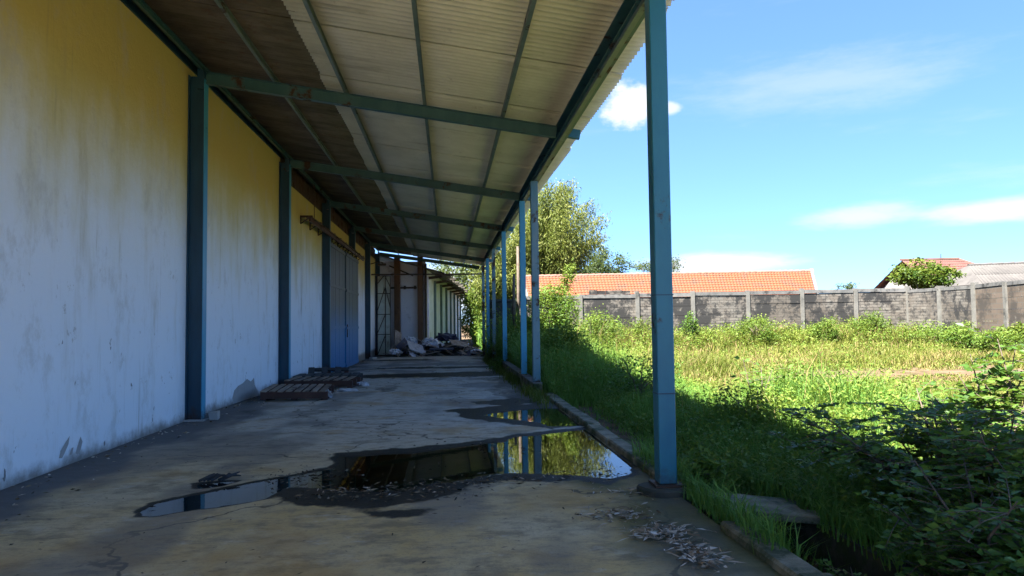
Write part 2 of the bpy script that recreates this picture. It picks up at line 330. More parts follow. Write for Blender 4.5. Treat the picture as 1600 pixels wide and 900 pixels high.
# precast fence: grey courses, black algae, mortar-like relief
t = NT('fence_concrete'); x, y, z = t.sep(); 
cm = t.n.new('ShaderNodeCombineXYZ'); t.l.new(t.math('ADD', x, y), cm.inputs[0]); t.l.new(z, cm.inputs[1])
bk = t.n.new('ShaderNodeTexBrick'); t.l.new(cm.outputs[0], bk.inputs['Vector']); bk.inputs['Scale'].default_value = 1.0
bk.inputs['Brick Width'].default_value = 0.42; bk.inputs['Row Height'].default_value = 0.133; bk.inputs['Mortar Size'].default_value = 0.012
bk.inputs['Color1'].default_value = (0.125, 0.115, 0.102, 1); bk.inputs['Color2'].default_value = (0.185, 0.168, 0.146, 1); bk.inputs['Mortar'].default_value = (0.045, 0.042, 0.038, 1)
n = t.noise(2.2, 6, 0.65); c = t.mix(t.ramp(n, 0.35, 0.7, 0, 0.5), bk.outputs[0], (0.105, 0.08, 0.062))
c = t.mix(t.ramp(t.noise(0.22, 5, 0.6, (1, 1, 2), (8, 1, 2)), 0.45, 0.6, 0, 0.55), c, (0.07, 0.055, 0.042))
big = t.noise(0.75, 8, 0.72, (1, 1, 0.8), (3, 0, 2)); c = t.mix(t.ramp(big, 0.485, 0.545, 0, 0.93), c, (0.014, 0.014, 0.015))
c = t.mix(t.ramp(t.noise(4.0, 7, 0.75, (1, 1, 1.3), (1, 9, 2)), 0.51, 0.58, 0, 0.75), c, (0.02, 0.02, 0.02))
t.set('Base Color', c); t.set('Roughness', 0.9); t.bump(t.math('ADD', bk.outputs['Fac'], t.math('MULTIPLY', t.noise(20, 5, 0.7), -0.6)), -0.6, 0.012); MT['fence'] = t.m
MT['post'] = simple('fence_post_concrete', (0.12, 0.115, 0.105), (0.18, 0.172, 0.155), 3, 0.9, (0.045, 0.045, 0.042), 2.0, (0.55, 0.7), 0.5, 0.01)
MT['coping'] = simple('fence_coping', (0.10, 0.10, 0.098), (0.16, 0.155, 0.148), 3, 0.9, (0.035, 0.035, 0.035), 2.5, (0.52, 0.66), 0.5, 0.01)
t = NT('brown_block_wall'); x, y, z = t.sep(); cm = t.n.new('ShaderNodeCombineXYZ'); t.l.new(t.math('SUBTRACT', x, y), cm.inputs[0]); t.l.new(z, cm.inputs[1])
bk = t.n.new('ShaderNodeTexBrick'); t.l.new(cm.outputs[0], bk.inputs['Vector']); bk.inputs['Scale'].default_value = 1.0
bk.inputs['Brick Width'].default_value = 0.5; bk.inputs['Row Height'].default_value = 0.2; bk.inputs['Mortar Size'].default_value = 0.012
bk.inputs['Color1'].default_value = (0.10, 0.075, 0.055, 1); bk.inputs['Color2'].default_value = (0.14, 0.105, 0.08, 1); bk.inputs['Mortar'].default_value = (0.11, 0.10, 0.085, 1)
c = t.mix(t.ramp(t.noise(1.1, 8, 0.7), 0.48, 0.62, 0, 0.8), bk.outputs[0], (0.035, 0.03, 0.026)); c = t.mix(t.ramp(t.noise(2.5, 6, 0.7, loc=(3, 3, 3)), 0.58, 0.7, 0, 0.6), c, (0.2, 0.18, 0.15))
t.set('Base Color', c); t.set('Roughness', 0.9); t.bump(bk.outputs['Fac'], -0.5, 0.01); MT['brownwall'] = t.m
MT['tile'] = simple('orange_tile', (0.15, 0.040, 0.016), (0.24, 0.07, 0.028), 7, 0.8, (0.10, 0.05, 0.03), 1.6, (0.48, 0.64), 0.3, 0.006)
MT['tilepale'] = simple('ridge_tile', (0.16, 0.085, 0.06), (0.22, 0.13, 0.10), 3, 0.8)
MT['redtile'] = simple('red_brown_tile', (0.11, 0.045, 0.038), (0.15, 0.065, 0.052), 2.0, 0.8)
MT['greyroof'] = simple('grey_roof_sheet', (0.068, 0.062, 0.058), (0.09, 0.083, 0.077), 0.8, 0.85, (0.05, 0.046, 0.043), 1.5, (0.5, 0.7))
MT['trim'] = simple('pale_trim', (0.5, 0.5, 0.49), (0.62, 0.62, 0.6), 3, 0.8)
MT['housewall'] = simple('house_wall', (0.3, 0.28, 0.25), (0.38, 0.36, 0.33), 2, 0.85)
MT['white2'] = simple('pale_wall_paint', (0.74, 0.72, 0.78), (0.82, 0.80, 0.84), 1.0, 0.85, (0.45, 0.42, 0.42), 1.2, (0.55, 0.75))
MT['white3'] = simple('pale_green_wall_paint', (0.56, 0.62, 0.56), (0.68, 0.72, 0.68), 1.0, 0.85, (0.34, 0.38, 0.30), 1.2, (0.52, 0.72))
MT['creamsheet'] = simple('cream_gate_sheet', (0.48, 0.50, 0.42), (0.58, 0.60, 0.52), 2.0, 0.7, (0.35, 0.3, 0.22), 1.8, (0.52, 0.7))
t = NT('door_paint'); x, y, z = t.sep(); n = t.noise(2.2, 7, 0.7, (1, 1, 0.3)); zz = t.math('ADD', z, t.math('MULTIPLY', n, 1.3))
c = t.mix(t.ramp(zz, 1.4, 3.2), t.mix(n, (0.015, 0.15, 0.36), (0.04, 0.25, 0.50)), t.mix(n, (0.035, 0.075, 0.10), (0.07, 0.11, 0.13)))
c = t.mix(t.ramp(t.noise(5, 7, 0.75, (1, 1, 0.5), (2, 2, 2)), 0.58, 0.68, 0, 0.6), c, (0.02, 0.04, 0.06))
t.set('Base Color', c); t.set('Roughness', 0.5); t.bump(t.noise(20, 5), 0.2, 0.005); MT['door'] = t.m
MT['wood'] = simple('weathered_wood', (0.17, 0.12, 0.09), (0.29, 0.235, 0.19), 3, 0.85, (0.07, 0.05, 0.04), 3.5, (0.5, 0.66), 0.5, 0.006, (1, 0.3, 1), objvar=0.5)
MT['darkwood'] = simple('dark_red_wood', (0.05, 0.025, 0.02), (0.09, 0.045, 0.035), 3, 0.85, objvar=0.4)
MT['blackwood'] = simple('charcoal_wood', (0.03, 0.032, 0.036), (0.055, 0.058, 0.064), 3, 0.85, objvar=0.4)
MT['plank'] = simple('grey_brown_board', (0.15, 0.12, 0.10), (0.32, 0.28, 0.25), 4, 0.85, (0.06, 0.045, 0.04), 3, (0.5, 0.7), 0.5, 0.006, objvar=0.9)
MT['sack'] = simple('dirty_white_sack', (0.50, 0.50, 0.55), (0.64, 0.64, 0.68), 6, 0.7, (0.22, 0.20, 0.2), 4, (0.55, 0.7), 0.5, 0.01, objvar=0.5)
MT['tarp'] = simple('dark_blue_tarp', (0.015, 0.018, 0.04), (0.04, 0.045, 0.09), 6, 0.5, objvar=0.5)
MT['straw'] = leafmat('dry_leaf', (0.10, 0.065, 0.035), (0.30, 0.23, 0.16), (0.55, 0.48, 0.40), 0.0, rough=0.8)
MT['darkstraw'] = leafmat('wet_leaf', (0.03, 0.02, 0.012), (0.08, 0.06, 0.04), (0.19, 0.15, 0.10), 0.0, rough=0.6)
MT['bark'] = simple('bark', (0.075, 0.055, 0.04), (0.14, 0.11, 0.085), 6, 0.9, bump=0.7, bdist=0.02)
MT['stem'] = simple('green_stem', (0.05, 0.07, 0.02), (0.10, 0.11, 0.04), 6, 0.7)
MT['culm'] = simple('bamboo_culm', (0.14, 0.15, 0.05), (0.22, 0.21, 0.08), 6, 0.6)
MT['grass'] = leafmat('grass_blade', (0.05, 0.08, 0.014), (0.125, 0.15, 0.026), (0.20, 0.205, 0.045), 0.35, (0.30, 0.22, 0.10))
MT['lush'] = leafmat('lush_shade_grass_blade', (0.06, 0.14, 0.025), (0.115, 0.24, 0.04), (0.19, 0.30, 0.065), 0.35, (0.26, 0.20, 0.09))  # damp-ground green; tone also raised to lift the shaded strip
MT['weed'] = leafmat('weed_leaf', (0.045, 0.10, 0.015), (0.10, 0.17, 0.026), (0.17, 0.215, 0.038), 0.35)
MT['bushleaf'] = leafmat('bush_leaf', (0.04, 0.09, 0.018), (0.075, 0.155, 0.028), (0.13, 0.22, 0.04), 0.35, rough=0.4)
MT['bamboo'] = leafmat('bamboo_leaf', (0.05, 0.08, 0.018), (0.11, 0.14, 0.03), (0.19, 0.20, 0.05), 0.3)
MT['treeleaf'] = leafmat('far_tree_leaf', (0.03, 0.05, 0.022), (0.055, 0.08, 0.032), (0.09, 0.115, 0.045), 0.3)
MT['yellowleaf'] = leafmat('broad_leaf', (0.035, 0.075, 0.012), (0.08, 0.125, 0.02), (0.15, 0.18, 0.03), 0.35)

# ------------------------------------------------------------------ ground, floor, kerb, water
WX = -4.15                                  # warehouse wall face
def fz(y): return -0.0115*np.maximum(0, np.asarray(y, float)-13.0)
def gz(x, y):
    x = np.asarray(x, float); y = np.asarray(y, float)
    b = -0.10-0.2*ss(15, 40, y)*(1-ss(3, 9, x))+0.34*ss(8, 30, y)*ss(4, 13, x)
    b = b+(fbm(x*0.5, y*0.5)-0.5)*0.22*ss(2.2, 3.2, x)+(fbm(x*2.1+5, y*2.1)-0.5)*0.07
    trench = ss(2.16, 2.24, x)*(1-ss(2.78, 2.95, x))*(1-ss(6.1, 6.5, y)); b = b*(1-trench)+trench*(-0.62)
    under = (1-ss(1.95, 2.15, x))*(1-ss(45.5, 46.5, y))*ss(-30, -29, y)*ss(-45, -44, x)
    far = ss(50, 200, np.hypot(x, y))
    return (b*(1-under)+under*(-0.95))*(1-far)+far*(-0.3)
xs = np.unique(np.concatenate([np.linspace(-300, -46, 12), np.linspace(-46, 1.8, 14), np.arange(1.9, 8, 0.12), np.arange(8, 32, 0.5), np.linspace(32, 80, 25), np.linspace(90, 400, 10)]))
ys = np.unique(np.concatenate([np.linspace(-200, -31, 8), np.linspace(-30, 0, 16), np.arange(0, 14, 0.15), np.arange(14, 48, 0.5), np.linspace(48, 100, 27), np.linspace(110, 600, 14)]))
g = link('ground', grid_mesh('ground', xs, ys, gz), MT['soil']); tag(g, kind='structure')

def sdf(px, py, poly):      # negative inside
    P = np.asarray(poly, float); d = np.full(px.shape, 1e9); ins = np.zeros(px.shape, bool)
    for i in range(len(P)):
        a = P[i]; b = P[(i+1) % len(P)]; e = b-a; wx = px-a[0]; wy = py-a[1]
        t = np.clip((wx*e[0]+wy*e[1])/(e@e), 0, 1); d = np.minimum(d, np.hypot(wx-e[0]*t, wy-e[1]*t))
        c = ((a[1] > py) != (b[1] > py)) & (px < (b[0]-a[0])*(py-a[1])/(b[1]-a[1]+1e-12)+a[0]); ins ^= c
    return np.where(ins, -d, d)
def poly(pts): return [tuple(at_z(u, v)[:2]) for u, v in pts]
WATER = [poly([(203,800),(235,784),(300,772),(370,757),(440,744),(505,734),(525,713),(640,706),(700,700),(780,690),(800,683),(900,671),(945,668),(1000,738),(960,751),(900,745),(850,740),(800,740),(770,744),(700,755),(640,765),(560,770),(510,768),(450,764),(420,779),(360,790),(290,800),(240,808),(210,808)]),
         poly([(752,648),(800,641),(850,637),(885,638),(925,664),(860,667),(835,660),(790,655)]),
         poly([(300,756),(350,752),(380,750),(350,760),(310,763)])]
MUD = [poly([(440,742),(505,730),(525,708),(640,701),(700,695),(790,682),(900,668),(950,664),(1010,742),(960,760),(880,752),(800,750),(740,766),(690,782),(630,792),(560,800),(500,790),(440,786),(410,770)]),
       poly([(700,640),(780,634),(890,628),(935,664),(860,671),(800,662),(730,655)]),
       poly([(730,628),(800,622),(850,626),(800,634),(740,633)]), poly([(575,800),(640,795),(690,792),(640,808),(590,808)])]
BAND = [[(-2.6,21.2),(1.8,21.0),(1.8,23.6),(-1.5,23.4),(-3.0,22.6)], [(-2.9,26.2),(1.7,25.8),(1.75,27.2),(-2.0,27.2)], [(-3.4,33.5),(-0.8,33.6),(-1.0,35.2),(-3.6,35)]]
xs = np.unique(np.round(np.concatenate([np.arange(-4.3, -2.8, 0.1), np.arange(-2.8, 2.0, 0.04), [1.955]]), 3))
ys = np.unique(np.round(np.concatenate([np.arange(-12, 4.5, 0.5), np.arange(4.5, 13, 0.04), np.arange(13, 48.1, 0.25)]), 3))
X, Y = np.meshgrid(xs, ys)
wob = (fbm(X*2.3, Y*2.3)-0.5)*0.34+(fbm(X*9, Y*9, 3)-0.5)*0.12
dw = np.minimum.reduce([sdf(X, Y, p) for p in WATER]); dm = np.minimum.reduce([sdf(X, Y, p) for p in MUD]); db = np.minimum.reduce([sdf(X, Y, p) for p in BAND])
dwn = dw+wob*0.55
Z = fz(Y)+0.004*fbm(X*1.2, Y*1.2)-0.024*ss(0.02, -0.16, dwn)
wet = np.maximum.reduce([ss(0.03, -0.04, dwn-0.01), ss(0.10, -0.12, dm+wob*1.0)*0.97, 0.85*ss(0.5, -0.35, db+wob*3.2), 0.5*ss(0.62, 0.72, fbm(X*0.7+3, Y*0.35+8))*ss(9, 13, Y)])
dirt = np.maximum(ss(-3.05, -3.75, X+(fbm(X*1.7, Y*0.9)-0.5)*1.7), 0.55*ss(0.56, 0.7, fbm(X*0.9+9, Y*0.45)))
dirt = np.maximum(dirt, 0.9*ss(1.1, 1.7, X+(fbm(X*1.5, Y*0.7+4)-0.5)*1.2)*ss(9.5, 12, Y))
algae = ss(0.9, 1.75, X+(fbm(X*1.5+3, Y*1.5)-0.5)*1.3)*ss(9, 6.5, Y)*0.85
fl = link('concrete_floor', grid_mesh('concrete_floor', xs, ys, Z, {'wet': wet, 'dirt': dirt, 'algae': algae}), MT['floor']); tag(fl, kind='structure')
edge = MB().box((-4.3, -12, -0.95), (1.95, 47.9, -0.5)).build('floor_base', MT['kerb'], fl)
yard = MB().box((-24, -28, -0.9), (1.95, -12.02, -0.003)).box((-24, -12.018, -0.9), (-4.305, -2.51, -0.003)).build('unseen_bounce_slab', MT['floor'], fl)  # unseen sunlit slab behind the camera, added to bounce light under the canopy
edge2 = MB().box((1.90, -12, -0.5), (1.953, 13, -0.004)).build('floor_edge', MT['kerb'], fl)
mk = (dwn[:-1, :-1] < 0.12)
wt = link('puddle_water', grid_mesh('puddle_water', xs, ys, np.full(X.shape, -0.0065), None, True, mk), MT['water']); tag(wt, kind='structure')

# kerb: separate cast lengths with uneven joints
kroot = empty('kerb', (2.02, 5, 0)); tag(kroot, kind='structure')
yy = -2.0
while yy < 14.2:
    L = random.uniform(0.9, 1.3)
    if not (5.55 < yy+L/2 < 6.5):
        w = 0.10+random.uniform(-0.008, 0.008)
        me = MB().box((-w, 0, -0.5), (w, L-0.012, 0.07+random.uniform(-0.012, 0.012)), jit=0.008).mesh('kerb_length', bevel=0.018)
        o = link('kerb_length', me, MT['kerb'], kroot); o.location = (random.uniform(-0.012, 0.012), yy-5, 0); o.rotation_euler = (0, 0, random.uniform(-0.012, 0.012))
    yy += L
# drain: concrete side wall along the ditch
dr = MB().box((2.85, -2.0, -0.75), (2.95, 6.0, -0.09), jit=0.0).build('drain_wall', MT['mossdark']); tag(dr, kind='structure')

# ------------------------------------------------------------------ warehouse
WH = empty('warehouse', (-8, 15, 0)); tag(WH, 'long yellow-tinted white plaster warehouse with blue steel wall posts and sliding door', 'warehouse')
WO = Vector((-8, 15, 0))
def P(o): o.location = Vector(o.location)-WO; return o
def wpart(mb, name, mat, parent=None, **k):
    o = mb.build(name, mat, WH, **k); o.location = -WO; return o
COLY = [5.55, 11.7, 17.85, 23.85, 30.2, 36.0, 41.0]
YE = 41.2
wall = wpart(MB().box((WX-0.2, -2.5, -1.0), (WX, 17.9, 5.68)).box((WX-0.2, 17.903, -1.0), (WX, YE, 5.22)), 'wall', MT['plaster'])  # wall stops just behind the camera so sunlit ground can bounce light in
wpart(MB().box((-24, -2.496, -1.0), (WX-0.203, YE-0.004, 5.2)), 'building_core', MT['plaster'])
# corrugated rusty frieze above the wall
fr = MB(); k = 0
prof = []
n = int((YE-17.91)/0.05); pts = [(17.91+i*0.05, 0.012*math.sin(i*math.pi/2.0+0.4)) for i in range(n+1)]
for (ya, da), (yb, dbb) in zip(pts[:-1], pts[1:]):
    fr.add([(WX-0.02+da, ya, 5.223), (WX-0.02+dbb, yb, 5.223), (WX-0.02+dbb, yb, 5.80), (WX-0.02+da, ya, 5.80)], [(0, 1, 2, 3)])
wpart(fr, 'frieze_sheet', MT['darkrust'])
wpart(MB().box((WX-0.05, -2.5, 5.683), (WX+0.02, 17.9, 5.80)), 'wall_plate', MT['navy'])
# main roof (two slopes)
RP = [(-3.95, 5.92), (-14, 8.6), (-24.4, 5.8), (-24.4, 5.72), (-14, 8.52), (-3.95, 5.84)]
wpart(MB().prism(RP, (0, -2.8, 0), (1, 0, 0), (0, 0, 1), (0, YE+3.2, 0)), 'roof', MT['oldsheet'])
wpart(MB().prism([(-24, 5.2), (WX-0.25, 5.2), (WX-0.25, 5.75), (-14, 8.45), (-24, 5.7)], (0, YE-0.3, 0), (1, 0, 0), (0, 0, 1), (0, 0.25, 0)), 'gable', MT['white2'])
wpart(MB().prism([(-24, 5.2), (WX-0.25, 5.2), (WX-0.25, 5.75), (-14, 8.45), (-24, 5.7)], (0, -2.49, 0), (1, 0, 0), (0, 0, 1), (0, 0.25, 0)), 'gable', MT['white2'])
for i, y in enumerate(COLY):
    zb = 4.62 if i == 4 else float(fz(y))-0.02
    m = MB().prism(IPROF(0.17, 0.25, 0.018), (WX+0.127, y, zb), (0, 1, 0), (1, 0, 0), (0, 0, 5.56-zb))
    o = wpart(m, 'wall_post', MT['navy'])
    wpart(MB().box((WX+0.2535, y-0.087, zb), (WX+0.262, y+0.087, 5.5)), 'lit_flange_face', MT['bluebright'] if i < 3 else MT['blue'])  # added plate carries the lit flange tone; the navy post carries the shade
    if i not in (4,):
        bm_ = MB().box((WX+0.003, y-0.14, zb), (WX+0.30, y+0.14, zb+0.045), jit=0.004)
        wpart(bm_, 'post_footing', MT['cement'])
# peeled plaster patch and small chips (bare cement standing 3 mm proud of the paint)
def wallpatch(pts, name='bare_patch', d=0.004):
    pp = []
    for u, v in pts:
        dd = ray(u, v); tt = (WX+d)/dd[0]; pp.append(CAM+dd*tt)
    m = MB(); m.add(pp, [tuple(range(len(pp)))]); return wpart(m, name, MT['cement'])
wallpatch([(365,634),(363,622),(366,610),(372,603),(379,599),(386,592),(392,596),(397,590),(398,601),(403,612),(404,630),(402,640),(380,640)])
wallpatch([(92,716),(95,704),(103,690),(109,681),(107,694),(101,708),(97,716)]); wallpatch([(118,708),(122,694),(126,682),(129,690),(126,703),(121,711)])
wallpatch([(108,712),(112,700),(115,699),(113,709)])
# sliding door with two boarded leaves, hung from a rail
def door_leaf(y0, y1, xf):
    zb = float(fz((y0+y1)/2))+0.0; zt = 4.34
    d = wpart(MB().box((xf-0.03, y0, zb), (xf, y1, zt)), 'door', MT['door'])
    n = 8; w = (y1-y0)/n
    for i in range(n):
        m = MB().box((xf+0.002, y0+i*w+0.012, zb+0.02), (xf+0.018+random.uniform(0, 0.006), y0+(i+1)*w-0.012, zt-0.02))
        o = m.build('door_board', MT['door'], d)
    for z in (zb+0.10, zb+1.55, zb+3.0, zt-0.12):
        MB().box((xf+0.026, y0+0.03, z-0.05), (xf+0.05, y1-0.03, z+0.05)).build('door_rail', MT['door'], d)
    return d
d1 = door_leaf(24.02, 27.7, -3.99); d2 = door_leaf(27.74, 31.5, -3.95)
MB().box((-3.925, 27.95, 1.0), (-3.895, 27.99, 1.5)).build('handle', MT['darkrust'], d2)
rail = wpart(MB().box((-3.90, 20.2, 4.42), (-3.84, 32.9, 4.52)).box((-3.97, 20.2, 4.523), (-3.78, 32.9, 4.545)), 'door_track', MT['darkrust'])
for y in np.arange(20.3, 33, 1.35):
    m = MB().box((WX+0.004, y-0.04, 4.548), (-3.80, y+0.04, 4.60)).box((WX+0.004, y-0.035, 4.36), (WX+0.03, y+0.035, 4.545)).bar((WX+0.03, y, 4.38), (-3.86, y, 4.56), 0.03, 0.03)
    m.build('track_bracket', MT['darkrust'], rail)
wpart(MB().tube([(-3.87, 20.9, 4.6), (-3.87, 20.9, 5.6)], [0.012, 0.012], 5), 'hanging_wire', MT['darkrust'])
# wall-mounted pipe stub and lamp near far end
wpart(MB().tube([(WX, 37.2, 4.6), (-3.6, 37.2, 4.75), (-3.35, 37.2, 4.7)], [0.03, 0.03, 0.03], 6).box((-3.62, 37.1, 4.55), (-3.2, 37.3, 4.66)), 'wall_lamp', MT['darkrust'])
# open gate leaf standing out from the end of the wall
gy = 40.6
G = empty('gate_leaf', (-4.0, gy, float(fz(gy)))); tag(G, 'open cream sheet gate leaf with brown diagonal bracing at warehouse end', 'gate')
w, h = 0.74, 4.55; z0 = 0.05
MB().box((0.03, 0.0, z0), (w, 0.02, h)).build('gate_sheet', MT['creamsheet'], G)
for p, q in [((0, z0), (0, h)), ((w, z0), (w, h)), ((w*0.62, z0), (w*0.62, h-0.1)), ((0, h), (w, h)), ((0, z0), (w, z0)), ((0, h*0.52), (w, h*0.52)), ((0, h*0.78), (w, h*0.78)), ((0, h*0.27), (w, h*0.27)),
             ((0, h*0.56), (w*0.62, h*0.86)), ((w*0.62, h*0.86), (w, h*0.6)), ((0, h*0.28), (w*0.62, h*0.52)), ((0, 0.05), (w*0.62, h*0.26)), ((0, h*0.9), (w*0.5, h)), ((w*0.6, h), (w, h*0.86))]:
    MB().bar((p[0], -0.03, p[1]), (q[0], -0.03, q[1]), 0.04, 0.055, (0, 1, 0)).build('gate_bar', MT['darkrust'], G)

# ------------------------------------------------------------------ canopy
CN = empty('canopy', (1.88, 20, 0)); tag(CN, 'lean-to canopy of corrugated sheets on teal rafters and blue posts', 'canopy')
CO = Vector((1.88, 20, 0))
def cpart(mb, name, mat, **k):
    o = mb.build(name, mat, CN, **k); o.location = -CO; return o
S = 0.143
def rz(x): return 5.78-S*(x+4.1)
RY = [-0.5, 5.55, 11.7, 17.85, 23.85, 30.0, 36.0, 41.0]
for y in RY:
    x0, x1 = -3.90, 1.855
    dirv = Vector((x1-x0, 0, rz(x1)-rz(x0)))
    cpart(MB().prism(IPROF(0.11, 0.195, 0.013), (x0, y, rz(x0)-0.115-0.0975), (0, 1, 0), (S, 0, 1), dirv), 'rafter', MT['teal'])
    cpart(MB().bar((2.047, y, rz(2.0)-0.20), (2.26, y, rz(2.24)-0.20), 0.10, 0.15), 'rafter_stub', MT['blue'])
    cpart(MB().box((-4.0, y-0.10, 5.34), (-3.905, y+0.10, 5.66)), 'haunch_plate', MT['navy'])
C_PUR = [(-0.025, 0), (0.025, 0), (0.025, 0.012), (-0.013, 0.012), (-0.013, 0.088), (0.025, 0.088), (0.025, 0.1), (-0.025, 0.1)]
for x in (-3.93, -2.8, -1.66, -0.36, 0.95):
    for ya, yb in zip(RY[:-1], RY[1:]):
        cpart(MB().prism(C_PUR, (x, ya+0.012, rz(x)-0.112), (1, 0, -S), (0, 0, 1), (0, yb-ya-0.024, random.uniform(-0.008, 0.008))), 'purlin', MT['tealight'] if x > -3 else MT['teal'])
# eave beam: channel open to the inside with a welded angle on its lower lip
for ya, yb in zip(RY[:-1], RY[1:]):
    cpart(MB().prism([(0, 0), (0.18, 0), (0.18, 0.24), (0, 0.24), (0, 0.225), (0.165, 0.225), (0.165, 0.015), (0, 0.015)], (1.862, ya+0.004, 4.62), (1, 0, 0), (0, 0, 1), (0, yb-ya-0.008, 0)), 'eave_beam', MT['teal'])
    cpart(MB().box((1.90, ya+0.01, 4.566), (1.965, yb-0.01, 4.617)), 'eave_angle', MT['tealight'])
# corrugated sheets, one object each, sharing mesh data
def corr_mesh(name, length, width, pitch, amp, th=0.007, seg=8):
    n = int(round(width/pitch))*seg; v = []; f = []
    for i in range(n+1):
        y = width*i/n; z = amp*math.sin(2*math.pi*y/pitch)
        for xx in (0, length): v += [(xx, y, z-S*xx), (xx, y, z+th-S*xx)]
    for i in range(n):
        a = i*4; b = a+4
        f += [(a, a+2, b+2, b), (a+1, b+1, b+3, a+3), (a, b, b+1, a+1), (a+2, a+3, b+3, b+2)]
    f += [(0, 1, 3, 2), (n*4, n*4+2, n*4+3, n*4+1)]
    m = MB(); m.add(v, f); return m.mesh(name, smooth=True)
lite = corr_mesh('roof_sheet', 4.42, 2.13, 0.133, 0.034); dark = corr_mesh('old_roof_sheet', 2.15, 2.13, 0.1065, 0.018)
y = -0.88; i = 0  # canopy cut short just behind the camera to admit bounce light
while y < 40.5:
    o = link('roof_sheet', lite, MT['sheet'], CN); o.location = Vector((-2.02+random.uniform(-0.02, 0.02), y, rz(-2.02)+0.022))-CO; o.rotation_euler = (R(0.95+random.uniform(-0.12, 0.12)), 0, random.uniform(-0.002, 0.002))
    o = link('old_roof_sheet', dark, MT['oldsheet'], CN); o.location = Vector((-4.08, y, rz(-4.08)+0.052))-CO; o.rotation_euler = (R(0.42), 0, 0)
    y += 2.04
# right-hand posts
POSTS = [(6.08, 'blue', 0.155, -0.02), (15.1, 'blueworn', 0.155, 0.205), (17.6, 'bluebright', 0.14, 0.205), (23.5, 'bluebright', 0.14, None), (28.9, 'blueworn', 0.14, None), (33.3, 'bluebright', 0.14, None), (37.4, 'blueworn', 0.14, None), (-0.5, 'blue', 0.15, None)]
for y, mt, w, zb in POSTS:
    zb = float(fz(y))-0.02 if zb is None else zb
    px = 1.885
    if y == 6.08:
        cpart(MB().box((px-w/2, y-w/2, 0.09), (px+w/2, y+w/2, 4.56)), 'post', MT['blue'], bevel=0.008)
        cpart(MB().box((px-w/2-0.003, y-w/2-0.003, 0.86), (px+w/2+0.003, y+w/2+0.003, 0.872)), 'weld_seam', MT['navy'])
        cpart(MB().box((px-w/2-0.003, y-w/2-0.003, 1.72), (px+w/2+0.003, y+w/2+0.003, 1.73)), 'weld_seam', MT['navy'])
        cpart(MB().box((px-0.12, y-0.12, 0.07), (px+0.12, y+0.12, 0.089)), 'base_plate', MT['darkrust'])
        m = MB(); 
        prof = [(0.235*math.cos(a)*(1+0.08*math.sin(3*a)), 0.20*math.sin(a)*(1+0.06*math.cos(2*a))) for a in np.linspace(0, 2*math.pi, 14, endpoint=False)]
        m.prism(prof, (px-0.02, y-0.02, -0.3), (1, 0, 0), (0, 1, 0), (0, 0, 0.368)); cpart(m, 'footing', MT['mossdark'], bevel=0.02)
    else:
        cpart(MB().box((px-w/2, y-w/2, zb), (px+w/2, y+w/2, 4.56)), 'post', MT[mt], bevel=0.006)
        if zb < 0.1: cpart(MB().box((px-0.17, y-0.17, zb-0.3), (px+0.17, y+0.17, zb+0.10), jit=0.01), 'footing', MT['mossdark'])
cpart(MB().box((-4.0, 37.45, 4.06), (1.83, 37.53, 4.14)), 'tie_bar', MT['darkrust'])
# low wall between posts
DW = empty('low_wall', (1.88, 19, 0)); tag(DW, 'low dark cement wall running between the blue canopy posts', 'wall')
for a, b in ((14.86, 16.6), (16.61, 20.0), (20.01, 23.3)):
    MB().box((-0.09, a-19, -0.4), (0.10, b-19, 0.195), jit=0.006).build('wall_length', MT['kerb'], DW, bevel=0.012)
    MB().box((-0.10, a-19+0.02, 0.198), (0.11, b-19-0.02, 0.215)).build('coping', MT['post'], DW)

# ------------------------------------------------------------------ second building beyond
B2 = empty('far_warehouse', (-1.3, 41.6, -0.3)); tag(B2, 'far pale warehouse with green wall posts and ragged overhanging roof', 'warehouse')
ang = math.atan2(2.5, 32.5); B2.rotation_euler = (0, 0, -ang)   # local y runs along its long wall
L2 = 34.0; H2 = 5.1
MB().box((-18, 0.25, 0), (0, L2, H2)).build('wall', MT['white3'], B2)
MB().box((-3.1, 0.0, 0), (-0.003, 0.247, H2+0.35)).build('end_wall', MT['white2'], B2)
MB().box((-18, 0.0, 0), (-3.103, 0.247, H2+0.35)).build('end_wall', MT['white2'], B2)
m = MB(); m.prism([(1.15, H2-0.42), (1.15, H2-0.36), (-9, H2+2.6), (-9, H2+2.5)], (0, -0.6, 0), (1, 0, 0), (0, 0, 1), (0, L2+1.2, 0))
m.build('roof', MT['oldsheet'], B2)
for i in range(40):   # ragged roof edge: broken sheet ends
    yy = -0.5+i*0.87; d = random.uniform(0.1, 0.45)
    MB().box((1.0, yy, H2-0.46-random.uniform(0, 0.12)), (1.15+d, yy+random.uniform(0.5, 0.84), H2-0.43), jit=0.03).build('broken_sheet', MT['oldsheet'], B2)
for i in range(8):
    yy = 0.35+i*4.7
    MB().box((0.003, yy-0.1, 0), (0.16, yy+0.1, H2-0.5)).build('wall_post', MT['tealight'] if i else MT['white2'], B2)
    MB().bar((0.1, yy, H2-0.62), (1.05, yy, H2-0.5), 0.14, 0.16).build('roof_bracket', MT['darkrust'], B2)
for xx, w in ((-1.62, 0.34), (-0.28, 0.30)):
    MB().box((xx-w/2, -0.34, 0), (xx+w/2, -0.003, H2+0.6)).build('brown_post', MT['brown'], B2)
MB().box((0.0, -0.3, 0), (0.09, -0.02, H2+0.2)).build('corner_trim', MT['darkrust'], B2)
tr = MB().bar((-2.7, -0.12, 3.9), (-0.5, -0.12, 3.9), 0.09, 0.10).build('end_track', MT['darkrust'], B2)
for xx in (-2.5, -1.2, -0.6): MB().box((xx-0.06, -0.17, 3.82), (xx+0.06, -0.003, 4.02)).build('track_bracket', MT['darkrust'], tr)
MB().bar((-2.1, -0.15, H2+0.1), (-0.7, -0.15, H2-0.5), 0.07, 0.08).build('roof_brace', MT['darkrust'], B2)

